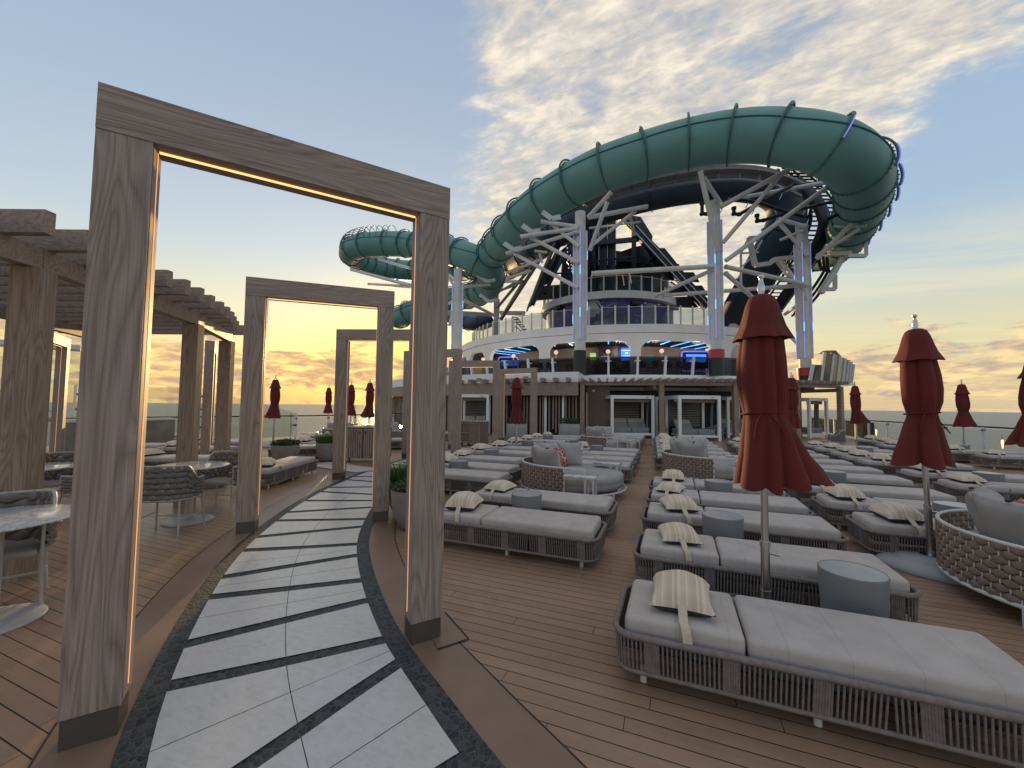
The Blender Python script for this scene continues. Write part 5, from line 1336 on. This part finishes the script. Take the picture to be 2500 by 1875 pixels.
# box planters
def boxplanter(px0,px1,d,label):
    a=LD(px0,d); b=LD(px1,d); Wd=(b-a).length; rz=math.atan2(b.y-a.y,b.x-a.x); t=thing('box_planter',label,'potted plant',(a.x,a.y,0),rz,'pale rectangular planters before the slatted doors')
    mb=MB(); mb.rbox((Wd/2,.3,.36),(Wd,.6,.72),.015,1); mb.build('box',M['boxpot'],t); mb=MB(); r_=random.Random(px0)
    for i in range(1100):
        c=Vector((r_.uniform(.02,Wd-.02),r_.uniform(.02,.58),.70+r_.random()*.28)); dd_=Vector((r_.uniform(-1,1),r_.uniform(-1,1),r_.uniform(-.2,1))).normalized(); s_=dd_.orthogonal().normalized(); L_=.06
        mb.add([c,c+dd_*L_*.5+s_*L_*.3,c+dd_*L_,c+dd_*L_*.5-s_*L_*.3],[(0,1,2,3)])
    mb.build('foliage',M['leaf'],t,fixn=False); return t
boxplanter(1238,1287,18.6,'pale box planter with shrubs behind the parasol in the farthest arch'); boxplanter(1368,1416,18.9,'pale box planter with shrubs left of the first cabana')
ys=thing('wet_floor_sign','yellow folding warning sign before the brown service wall','sign',tuple(LD(1442,17.5)),.5); mb=MB(); mb.slab([(-.12,0,0),(.12,0,0),(.08,.10,.62),(-.08,.10,.62)],(0,-.01,0)); mb.slab([(-.12,.24,0),(.12,.24,0),(.08,.12,.62),(-.08,.12,.62)],(0,.01,0)); mb.build('panel',M['yellow'],ys)

# ------------------------------------------------------------------ support columns with light strips and struts
def column(px,ptop,d,label,zb=3.43,wpx=26,base=None,strips=(-1,0,1)):
    c=LD(px,d); top=D(px,ptop,d).z; r=wpx/2*d/985
    t=thing('support_column',label,'column',(c.x,c.y,zb),0,'white round columns carrying the water slides'); h=top-zb
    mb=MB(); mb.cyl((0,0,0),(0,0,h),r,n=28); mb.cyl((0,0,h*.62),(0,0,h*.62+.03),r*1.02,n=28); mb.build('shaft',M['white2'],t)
    fd=Vector((-c.x,-c.y,0)).normalized(); sd=Vector((fd.y,-fd.x,0))
    for k in strips:
        dirv=(fd if k==0 else (sd*(-k)*.98+fd*.2).normalized()); off_=dirv*(r+.05); mb=MB(); mb.bar(off_+Vector((0,0,2.1)),off_+Vector((0,0,h-1.2)),.10,.12,up=dirv); o=mb.build('light_channel',M['white2'],t)
        mb=MB(); ff=dirv*.055+(fd*.03 if k else Vector()); mb.bar(off_+ff+Vector((0,0,2.15)),off_+ff+Vector((0,0,h-1.25)),.04,.03,up=dirv); mb.build('led_strip',M['led_blue'],o)
        for q in range(2):
            zz=h*(.34+.3*q)+rnd.uniform(-.6,.6); mb=MB(); mb.bar(off_+ff*1.25+Vector((0,0,zz)),off_+ff*1.25+Vector((0,0,zz+.55)),.05,.03,up=dirv); mb.build('led_pulse',M['led_cyan'],o)
    if base: mb=MB(); mb.cyl((0,0,-.01),(0,0,1.45 if base=='black' else 1.0),r*1.32,n=28); mb.build('base_collar',M['blackpaint'],t)
    if base=='red': mb=MB(); mb.cyl((0,0,1.0),(0,0,1.5),r*1.4,n=28); mb.build('red_collar',M['redpaint'],t)
    t['_z']=zb; return t,Vector((c.x,c.y,zb))
k1=column(1416,508,24.2,'left of the three front columns, on a black base',base='black')
k2=column(1751,480,23.5,'middle front column beside the large parasol, with a red collar',base='red')
k3=column(1968,541,25.5,'right front column with a red foot beside the slanting glass screen',base='red',zb=2.6)
k4=column(1113,652,31.0,'left column rising behind the nearest arch right post',wpx=20,zb=3.0,strips=(-1,1))
k5=column(1209,700,44.0,'thin distant column under the looping tube',wpx=12,strips=(1,))
k6=column(1794,745,34.0,'distant column behind the largest parasol',wpx=24,strips=(1,))
for kk in (k1,k2,k3,k4,k5,k6): del kk[0]['_z']
def strut(kk,p,q,dp,dq,r=.11,n=10,matn=None,flange=True):
    t,o=kk; a=D(*p,dp)-o; b=D(*q,dq)-o; mb=MB(); mb.cyl(a,b,r,n=n)
    if flange: d=(b-a).normalized(); mb.cyl(a,a+d*.08,r*1.12,n=n)
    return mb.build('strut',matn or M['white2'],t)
Dk1,Dk2,Dk3,Dk4=24.2,23.5,25.5,31.0
for p,q,dp,r in (((548,580),(702,602),25.5,.12),((463,641),(700,608),26.5,.12),((592,592),(704,684),25.4,.12),((505,647),(702,752),26.4,.12),((403,713),(700,622),28,.12),((435,714),(702,857),27.6,.12),
        ((838,458),(742,562),23,.13),((822,498),(748,700),23,.12),((985,518),(745,562),26,.14),((938,536),(752,682),26,.11),((957,582),(748,607),27,.06)):
    strut(k1,z1(*p),z1(*q),dp,Dk1,r)
strut(k1,z1(756,797),z1(1262,766),24,23.6,.14); strut(k1,z1(770,788),z1(1250,760),24.3,23.9,.05)
strut(k2,z1(1020,890),z1(1264,778),27.5,23.6,.12); strut(k2,z1(1050,889),z1(1655,845),27,25.3,.10); strut(k2,z1(1050,882),z1(1640,838),27.3,25.5,.04)
for p,q,dp,dq,r in (((1207,370),(1282,700),22.4,23.4,.14),((1222,400),(1288,500),22.5,23.6,.13),((1290,520),(1610,345),23.5,22,.13),((1545,382),(1302,668),22.4,23.4,.12),((1758,420),(1313,743),22.5,23.3,.13),((1313,768),(1652,842),23.4,25.4,.13),((1313,795),(1425,896),23.4,26,.13)):
    strut(k2,z1(*p),z1(*q),dp,dq,r)
for p,q,dp,dq,r in (((1830,400),(1325,490),23.5,27,.13),((1535,570),(1652,603),27,25.4,.13),((1540,590),(1655,722),27,25.4,.13),((1944,480),(1690,735),23.5,25.3,.14),((1895,597),(1765,600),24,26,.09),((1870,610),(1690,722),24,25.4,.10),((1540,657),(1640,615),27,25.6,.10),((1545,745),(1648,888),28,25.6,.13),((1640,908),(1560,965),25.6,30,.12),((1548,1022),(1660,1135),27,25.4,.12),((1640,855),(1648,905),25.4,25.5,.1)):
    strut(k3,z1(*p),z1(*q),dp,dq,r)
for p,q,dp,dq,r in (((640,590),(975,682),43,33,.12),((345,700),(975,868),46,33,.16),((530,855),(975,884),46,33,.13),((1400,760),(1480,828),33,31.3,.12),((1545,1022),(1885,1192),31.4,42,.14),((1400,1155),(1885,1182),36,43,.14),((1400,1180),(1885,1198),36,43,.10),((1548,886),(1838,866),31.4,36,.12),((1400,1298),(1450,1115),33,31.2,.10),((1400,1065),(1462,1020),33,31.2,.1),((1405,790),(1460,900),33,31.2,.1)):
    strut(k4,z3(*p),z3(*q),dp,dq,r)
for p,q,dp,dq,r in (((1940,940),(2130,830),44,40,.12),((1955,1230),(2200,830),43,38,.13),((1930,1100),(2130,870),43,39,.12),((1960,1160),(2210,1165),43,37,.16),((1960,1180),(2210,1190),43,37,.10)):
    strut(k5,z3(*p),z3(*q),dp,dq,r)

def z2(x,y): return (1050+x/3.687,500+y/3.687)
for p,q,dp,dq,r in (((1010,455),(640,1030),30,38,.16),((985,470),(606,925),30,38,.13),((690,610),(985,500),34,30,.12),((690,665),(900,595),35,31,.12),((690,690),(800,690),35,33,.12),((840,690),(640,770),32,36,.11),((1320,205),(820,290),25,26,.12),((1120,340),(880,930),31,33,.10),((1010,590),(870,960),33,34,.08)):
    strut(k1,z2(*p),z2(*q),dp,dq,r,matn=M['truss'] if r!=.12 else None)
for p,q in (((940,415),(1055,430)),((985,440),(1010,520))):
    strut(k1,z2(*p),z2(*q),29.5,29.5,.09)
# cradles under the green tube where the struts meet it
for (x,y),d,kk in (((1105,125),25,k1),((925,245),26,k1),((760,405),27,k1),((520,690),37,k4),((540,870),38,k4)):
    a=D(*z2(x-95,y-60),d)-kk[1]; b=D(*z2(x-10,y),d)-kk[1]; c=D(*z2(x+70,y-15),d)-kk[1]
    mb=MB(); mb.bar(a,b,.10,.30); mb.bar(b,c,.10,.30); mb.build('cradle',M['white2'],kk[0])
# ------------------------------------------------------------------ water slides
def slide(name,label,pts,Rt,mats,ring_pos,ring_mat,seam=True,led=(),arcs=None,sgn=1):
    t=thing(name,label,'water slide',tuple(D(pts[0][0],pts[0][1],Rt*985/pts[0][2]))); o=Vector(t.location)
    # radius in pixels gives the distance of a constant-radius tube
    raw=[D(x,y,Rt*985/h)-o for x,y,h in pts]
    for _ in range(3): raw=[raw[0]]+[raw[i]*.6+(raw[i-1]+raw[i+1])*.2 for i in range(1,len(raw)-1)]+[raw[-1]] if _<1 else raw
    path=spline(raw,6); m=len(path); Rt*=.93
    mb=MB(); mb.tube(path,Rt,36,caps=False); mb.build('tube',mats,t,fixn=False)
    T=[(path[min(i+1,m-1)]-path[max(i-1,0)]).normalized() for i in range(m)]
    up=Vector((0,0,1))
    def frame(i):
        t_=T[i]; s_=t_.cross(up).normalized(); u_=s_.cross(t_); 
        if (i<m*.5 and name=='green_tube_slide') or s_.dot(-(path[i]+o))<0: s_=-s_
        return s_,u_   # s_ points toward the camera side
    if seam:
        line=[]; 
        for i in range(m): s_,u_=frame(i); a=math.radians(12); line.append(path[i]+(s_*math.cos(a)+u_*math.sin(a))*(Rt+.015))
        mb=MB(); mb.tube(line,.045,6); mb.build('seam_flange',ring_mat,t)
    acc=0; nxt=.6; prev=None; rings=[]
    for i in range(1,m):
        acc+=(path[i]-path[i-1]).length
        if acc>=nxt: rings.append(i); nxt+=ring_pos
    for ri,i in enumerate(rings):
        s_,u_=frame(i); mb=MB()
        mb.tube([path[i]+(s_*math.cos(a)+u_*math.sin(a))*(Rt+.03) for a in [2*PI*k/40 for k in range(40)]],.045,6,closed=True)
        # bolt heads
        for k in range(40):
            a=2*PI*k/40; c=path[i]+(s_*math.cos(a)+u_*math.sin(a))*(Rt+.085); mb.box(c,(.05,.05,.05))
        fl=mb.build('ring_flange',ring_mat,t)
        # light hoop standing off the upper half
        if arcs and arcs[0]<=ri/len(rings)<=arcs[1]:
            pa=[path[i]+(s_*math.cos(a)+u_*math.sin(a))*(Rt+.20) for a in [math.radians(-22+k*8) for k in range(17)]]
            mb=MB(); mb.tube(pa,.06,6); hp=mb.build('light_hoop',ring_mat,t)
            if led and led[0]<=ri/len(rings)<=led[1]:
                pb=[path[i]+(s_*math.cos(a)+u_*math.sin(a))*(Rt+.275) for a in [math.radians(-20+k*6) for k in range(8)]]
                mb=MB(); mb.tube(pb,.03,5); mb.build('led_strip',M['led_blue'],hp)
    return t,path,o,frame
Z=lambda x,y,h:(1000+x/1.7015,200+y/1.7015,h/1.7015)
Y3=lambda x,y,h:(780+x/4.424,500+y/4.424,h/4.424)
gp=[Z(1600,745,64),Z(1680,725,68),Z(1750,700,74),Z(1800,665,79),Z(1828,622,84),Z(1855,565,90),Z(1880,505,97),Z(1893,435,107),Z(1875,365,115),Z(1822,308,119),Z(1745,268,119),Z(1650,242,117),Z(1540,227,113),Z(1430,222,110),Z(1320,230,107),Z(1211,246,104),Z(1105,269,102),Z(1002,299,100),Z(910,327,99),Z(819,358,97),Z(748,389,95),Z(680,424,92),Z(615,461,89),Z(555,499,86),Z(505,537,83),Z(462,576,80),Z(425,616,77),Z(390,655,73),Z(360,690,70),
    Y3(1790,640,150),Y3(1640,680,138),Y3(1430,705,124),Y3(1180,715,116),Y3(950,712,112),Y3(740,690,112),Y3(560,650,116),Y3(420,600,122),Y3(330,545,128),Y3(335,480,134),Y3(440,440,138),Y3(600,425,140),Y3(780,420,140),Y3(960,428,142),Y3(1130,450,148),Y3(1310,480,155),Y3(1500,522,162),Y3(1660,580,166),Y3(1790,655,166),Y3(1858,745,162),Y3(1860,845,155),Y3(1790,930,148),Y3(1660,980,140),Y3(1500,1015,134),Y3(1330,1050,130),Y3(1160,1095,127),Y3(1020,1145,125),Y3(910,1190,124),Y3(860,1230,118)]
gs,gpath,go,gframe=slide('green_tube_slide','long sea green tube slide sweeping over the deck house and looping at the left',gp,1.42,M['green'],2.3,M['greend'],arcs=(.0,1.0),led=(0,.17))
bpz=[Z(380,800,40),Z(440,760,48),Z(510,700,56),Z(590,640,62),Z(680,580,66),Z(780,532,69),Z(880,495,71),Z(1000,462,73),Z(1130,436,75),Z(1260,422,76),Z(1390,420,76),Z(1490,437,76),Z(1555,480,76),Z(1575,545,76),Z(1555,610,76),Z(1515,680,75),Z(1475,750,73),Z(1440,820,71),Z(1400,890,69),Z(1355,965,66),Z(1300,1040,62)]
bs,bpath,bo,bframe=slide('navy_tube_slide','dark navy tube slide curving under the green one and dropping to the right',bpz,1.36,M['blue'],4.2,M['dmetal'],arcs=None)
# a second navy flume low at the left, behind the column
b2=[Y3(1300,1180,60),Y3(1420,1230,75),Y3(1550,1270,82),Y3(1680,1290,86),Y3(1790,1270,88),Y3(1860,1220,88)]
slide('lower_flume','low navy flume below the looping tube at the left',b2,1.3,M['blue'],4.0,M['dmetal'],seam=False)
# wire mesh hood on the open stretch of the loop
seg=[i for i in range(len(gpath)) if (gpath[i]+go-D(*Y3(700,425,140)[:2],1.42*985*4.424/140)).length<8.5 and i>len(gpath)*.55]
for j,i in enumerate(seg[::2][:16]):
    s_,u_=gframe(i); mb=MB(); mb.tube([gpath[i]+(s_*math.cos(a)*1.25+u_*(.45+math.sin(a)*1.55)) for a in [PI*k/16 for k in range(17)]],.035,5); mb.build('hood_hoop',M['greend'],gs)
# curved carrying truss under the navy slide
tr=thing('carrying_truss','grey curved truss under the navy tube slide','truss',tuple(D(*z1(1250,390),27)),0); to=Vector(tr.location)
up_=[z1(*p) for p in ((722,502),(820,462),(950,425),(1100,392),(1250,372),(1400,370),(1530,395),(1640,440))]; lo_=[z1(*p) for p in ((735,512),(840,488),(960,458),(1105,428),(1255,410),(1400,408),(1520,430),(1625,475))]
dd_=[27,27,27,26.6,26.4,26.4,27,28]
U=spline([D(*p,d)-to for p,d in zip(up_,dd_)],5); Lw=spline([D(*p,d)-to for p,d in zip(lo_,dd_)],5)
mb=MB()
for a,b in zip(U[:-1],U[1:]): mb.bar(a,b,.7,.16)
mb.build('top_flange',M['truss'],tr); mb=MB()
for a,b in zip(Lw[:-1],Lw[1:]): mb.bar(a,b,.18,.14)
mb.build('bottom_rail',M['truss'],tr); mb=MB()
for i in range(0,len(U),3): mb=MB(); mb.bar(U[i],Lw[i],.12,.12); mb.build('tie',M['truss'],tr)
# conveyor / stair running down at the right
cv=thing('slide_conveyor','dark steel conveyor and stair descending beneath the slides at the right','conveyor',tuple(D(*z1(1700,600),30)),0); co=Vector(cv.location)
ax=[(1600,380),(1690,470),(1722,560),(1690,660),(1630,760),(1570,850),(1500,950),(1440,1040)]; axd=[29,29,29,29.5,30.5,31.5,33,35]
A=spline([D(*z1(*p),d)-co for p,d in zip(ax,axd)],6)
def offp(path,ox,oz,oy=0): return [p+rh*ox+Vector((0,0,oz))+fh*oy for p in path]
mb=MB()
for ox,oz in ((-.9,0),(.9,0),(-.9,1.0),(.9,1.0),(-.9,.5)): mb.tube(offp(A,ox,oz),.075,6)
mb.build('side_rails',M['dmetal'],cv); mb=MB()
AA=resample(A,.32,False)
for p in AA: mb.bar(p+rh*-.85,p+rh*.85,.20,.05)
mb.build('treads',M['dmetal'],cv); mb=MB()
AA=resample(A,.9,False)
for p in AA:
    for sx in (-.9,.9): mb.bar(p+rh*sx,p+rh*sx+Vector((0,0,1.0)),.04)
mb.build('uprights',M['dmetal'],cv); mb=MB()
for p,q_ in zip(AA[:-1:1],AA[1:]):
    mb.bar(p+rh*-.9,q_+rh*-.9+Vector((0,0,1)),.03); mb.bar(p+rh*.9+Vector((0,0,-.3)),q_+rh*.9+Vector((0,0,.6)),.03)
mb.build('lattice',M['dmetal'],cv)
mb=MB(); mb.tube([p+rh*.0+Vector((0,0,-.5)) for p in A],.5,10,flat=.5); mb.build('trough',M['dmetal'],cv)
sp_=thing('conveyor_support','grey tubular support rising along the right side of the conveyor','frame',tuple(D(*z7(1400,950),28)),0); so=Vector(sp_.location)
for pts,r,dp in (([(1520,720),(1410,920),(1240,1190)],.16,28),([(1340,670),(1640,655)],.14,28),([(1590,690),(1840,690),(1840,490),(1790,430)],.12,27.6),([(1290,1140),(1430,1140),(1430,950)],.11,28),([(1640,655),(1520,730)],.12,28)):
    mb=MB(); P=[D(*z7(*p),dp)-so for p in pts]
    for a,b in zip(P[:-1],P[1:]): mb.bar(a,b,r*2,r*2)
    mb.build('tube_frame',M['white2'],sp_)
lf=thing('flume_bracket','pale bracket frame holding the navy slide left of the right column','frame',tuple(D(*z7(600,740),27)),0); so=Vector(lf.location)
for pts,r in (([(270,440),(350,820),(560,790),(600,740),(1020,695)],.13),([(160,1150),(160,650),(270,440),(420,430)],.07),([(165,655),(400,640)],.05),([(165,840),(320,700),(445,480)],.05),([(640,740),(860,1010)],.12)):
    mb=MB(); P=[D(*z7(*p),27.5)-so for p in pts]
    for a,b in zip(P[:-1],P[1:]): mb.bar(a,b,r*2,r*2)
    mb.build('bracket_arm',M['white2'],lf)
for i,(pts,d,l) in enumerate((([(1215,505),(1215,548),(1235,548),(1340,485),(1450,500),(1560,540),(1640,560)],24.6,'upper black water pipe under the navy slide'),([(1347,525),(1347,548),(1370,550),(1470,492),(1600,425),(1700,430),(1705,398)],25,'middle black water pipe reaching up to the green slide'),([(1443,555),(1445,578),(1470,575),(1560,545),(1700,510),(1790,490),(1797,430)],25.4,'lower black water pipe crossing toward the right column'),([(1735,570),(1840,525),(1842,480)],24.4,'short black water pipe at the right green bend'))):
    P=[D(*z1(*p),d) for p in pts]; o=P[0]; t=thing('water_pipe',l,'pipe',tuple(o),0,'black water pipes under the slides'); mb=MB(); 
    for a,b in zip(P[:-1],P[1:]): mb.cyl(a-o,b-o,.105,n=10)
    mb.build('pipe_run',M['black'],t); mb=MB()
    for p in P[:-1]: mb.lathe([(0,-.14),(.14,-.08),(.15,0),(.14,.08),(0,.14)],c=p-o,n=10)
    mb.build('elbow',M['black'],t)
    if i<3:
        mb=MB()
        for k in (3,4):
            if k<len(P): mb.tube([(P[k-1]*.5+P[k]*.5)-o+Vector((0,0,.45-.9*j/6))+rh*(.18*math.sin(PI*j/6)) for j in range(7)],.03,5)
        mb.build('hanger',M['white2'],t)
for k in range(3):
    P=[D(*z7(1210+k*55,690+k*5),28.4),D(*z7(1235+k*55,860+k*15),28.6),D(*z7(1275+k*52,905+k*10),28.8),D(*z7(1080+k*52,1200+k*20),30.5),D(*z7(850+k*45,1500),33)]; o=P[0]
    t=thing('riser_pipe','black riser pipe beside the right column, %s from the left'%ORD[k+1],'pipe',tuple(o),0,'black riser pipes along the conveyor'); mb=MB(); mb.tube(spline([p-o for p in P],4),.10,8); mb.build('pipe_run',M['black'],t)

# ------------------------------------------------------------------ dark central mast structure
tw=thing('mast_tower','dark raked mast tower with twin funnels and curved wing plates on the top deck','tower',(RC.x,RC.y,11.5)); wo=Vector(tw.location)
def W(x,y,d): return D(*z1(x,y),d)-wo
def plate(pts,d,matn,name,th=.25):
    ds=d if isinstance(d,(list,tuple)) else [d]*len(pts)
    mb=MB(); P=[W(x,y,q) for (x,y),q in zip(pts,ds)]; mb.slab(P,fh*th); return mb.build(name,matn,tw)
for (a,b,d0,d1,w_,h_) in (((868,545),(1238,935),41,37,.85,.5),((640,640),(512,925),41,37,.32,.32),((612,660),(500,930),42,38,.28,.28),((700,600),(560,880),42,39,.35,.35)):
    mb=MB(); mb.bar(W(*a,d0),W(*b,d1),w_,h_,up=fh); mb.build('raked_leg',M['dmetal'],tw)
for off_ in (-15,14):
    mb=MB(); mb.cyl(W(880+off_,545,40.5),W(1232+off_,930,36.5),.05,n=6); mb.build('edge_tube',M['white2'],tw)
for x,r in ((802,.58),(838,.50),(770,.22)):
    mb=MB(); mb.cyl(W(x,540,41),W(x-4,905,41),r,n=20); mb.build('funnel',M['dmetal'],tw)
for x in (786,822,856):
    mb=MB(); mb.cyl(W(x,545,40.2),W(x,760,40.2),.035,n=6); mb.build('bright_tube',M['white2'],tw)
mb=MB(); mb.bar(W(760,672,40),W(965,652,40),.35,.42); mb.build('cross_tie',M['dmetal'],tw)
mb=MB(); mb.bar(W(932,560,40),W(932,800,40),.42,.42); mb.build('mast_post',M['dmetal'],tw)
mb=MB(); mb.bar(W(915,560,39.6),W(935,640,39.6),.2,.3); mb.build('lamp_box',M['truss'],tw)
pw_=M['dmetal']
plate([(870,548),(960,560),(1010,640),(1000,700),(930,640)],41.5,pw_,'wing_plate')
plate([(855,712),(930,686),(1000,672),(1075,740),(1000,760),(860,740)],41,pw_,'wing_plate')
plate([(985,690),(1060,690),(1140,790),(1165,850),(1090,800),(1020,760)],39.5,pw_,'wing_plate')
plate([(700,705),(770,690),(1010,720),(1075,800),(1075,880),(640,880),(650,760)],42,M['black'],'dark_core',.6)
plate([(640,690),(700,650),(700,890),(620,890)],41,pw_,'wing_plate')
plate([(560,760),(640,690),(640,740),(590,830),(545,850)],40.5,pw_,'wing_plate')
plate([(520,850),(700,835),(700,890),(520,905)],39,pw_,'wing_plate',.4)
plate([(1040,790),(1180,790),(1205,830),(1060,820)],38.6,pw_,'wing_plate')
plate([(1060,850),(1215,845),(1240,885),(1080,880)],38,pw_,'wing_plate')
plate([(1075,895),(1165,890),(1200,935),(1075,935)],37.6,pw_,'wing_plate')
plate([(700,545),(765,560),(770,600),(760,690),(700,720),(690,620)],43,pw_,'wing_plate')
for (a,b) in (((600,740),(700,640)),((1085,830),(1180,905)),((1040,760),(1120,760)),((560,800),(690,790)),((1000,740),(1060,850)),((950,780),(1040,700)),((640,720),(720,860))):
    mb=MB(); mb.bar(W(*a,39.5),W(*b,39),.12,.16,up=fh); mb.build('brace',M['dmetal'],tw)
mb=MB(); mb.bar(W(755,746,39),W(935,725,39),.12,.2); mb.bar(W(755,760,39),W(935,739,39),.06,.06); mb.build('catwalk',M['dmetal'],tw)
# strings of small lights on the tower
for k,(x,y0,y1) in enumerate(((885,805,850),(915,800,840),(655,690,790),(668,720,800))):
    for j in range(6): mb=MB(); mb.box(W(x+j*1.2,y0+(y1-y0)*j/6,38.6),(.07,.07,.10)); mb.build('small_light',M['globe'],tw)
# right wing: slanting glass screens with white fins beyond the balcony
rs=thing('slanted_glass_screen','outward slanting glass screen with white fins at the right end of the balcony','windscreen',tuple(D(2020,900,25)),0); ro=Vector(rs.location)
def zr(x,y): return (1960+x/6.143,830+y/6.143)
fins=[((105,622),(152,370),23.6,.10),((265,640),(325,185),23.9,.12),((405,645),(460,208),24.6,.12),((508,652),(550,250),25.4,.12),((588,655),(633,276),26.4,.12),((640,655),(686,302),27.5,.12),((688,655),(722,330),28.6,.12),((725,655),(762,365),30,.12)]
PB=[];PT=[]
for b,t_,d,w_ in fins:
    pb=D(*zr(*b),d)-ro; pt=D(*zr(*t_),d)-ro; PB.append(pb); PT.append(pt); mb=MB(); mb.bar(pb,pt,.15,.13,up=fh); mb.build('fin',M['white2'],rs)
mb=MB()
for i in range(1,len(PB)-1): mb.slab([PB[i],PB[i+1],PT[i+1],PT[i]],fh*.02)
mb.slab([PB[0],PB[1],PB[1].lerp(PT[1],.58),PT[0]],fh*.02)
mb.build('glass_panels',M['sglass'],rs)
hd=[z1(1640,1135),z1(1720,1112),z1(1780,1118),z1(1812,1140),z1(1800,1170),z1(1650,1160)]
mb=MB(); P=[D(*zr(290,200),26.5)-ro,D(*zr(345,158),26.5)-ro,D(*zr(495,155),26.5)-ro,D(*zr(578,245),26.5)-ro,D(*zr(540,250),26.5)-ro,D(*zr(480,185),26.5)-ro,D(*zr(380,200),26.5)-ro]; mb.slab(P,fh*.3); mb.build('canopy_edge',M['truss'],rs)
mb=MB(); a=D(*zr(-250,635),23.4)-ro; b=D(*zr(740,665),26)-ro; mb.bar(a,b,.3,.16); mb.build('sill',M['white'],rs)
# small stair by the upper rail at the left of the drum
stt=thing('side_stair','dark stair with thin handrails at the left of the upper deck','stairs',tuple(D(1260,790,32)),0); so=Vector(stt.location)
mb=MB(); 
for k in range(7): 
    p=D(*z3(2090+k*22,1215+k*26),33)-so; mb.bar(p+rh*-.1,p+rh*.3,.25,.05)
mb.build('treads',M['dmetal'],stt); mb=MB()
for dy in (0,60,110): mb.tube([D(*z3(2080,1210+dy),32.6)-so,D(*z3(2130,1212+dy),32.6)-so,D(*z3(2215,1320+dy*.7),32.6)-so],.035,6)
for x in (2080,2130,2190): mb.tube([D(*z3(x,1210+(x>2140)*60),32.6)-so,D(*z3(x,1390),32.6)-so],.035,6)
mb.build('handrails',M['dmetal'],stt)
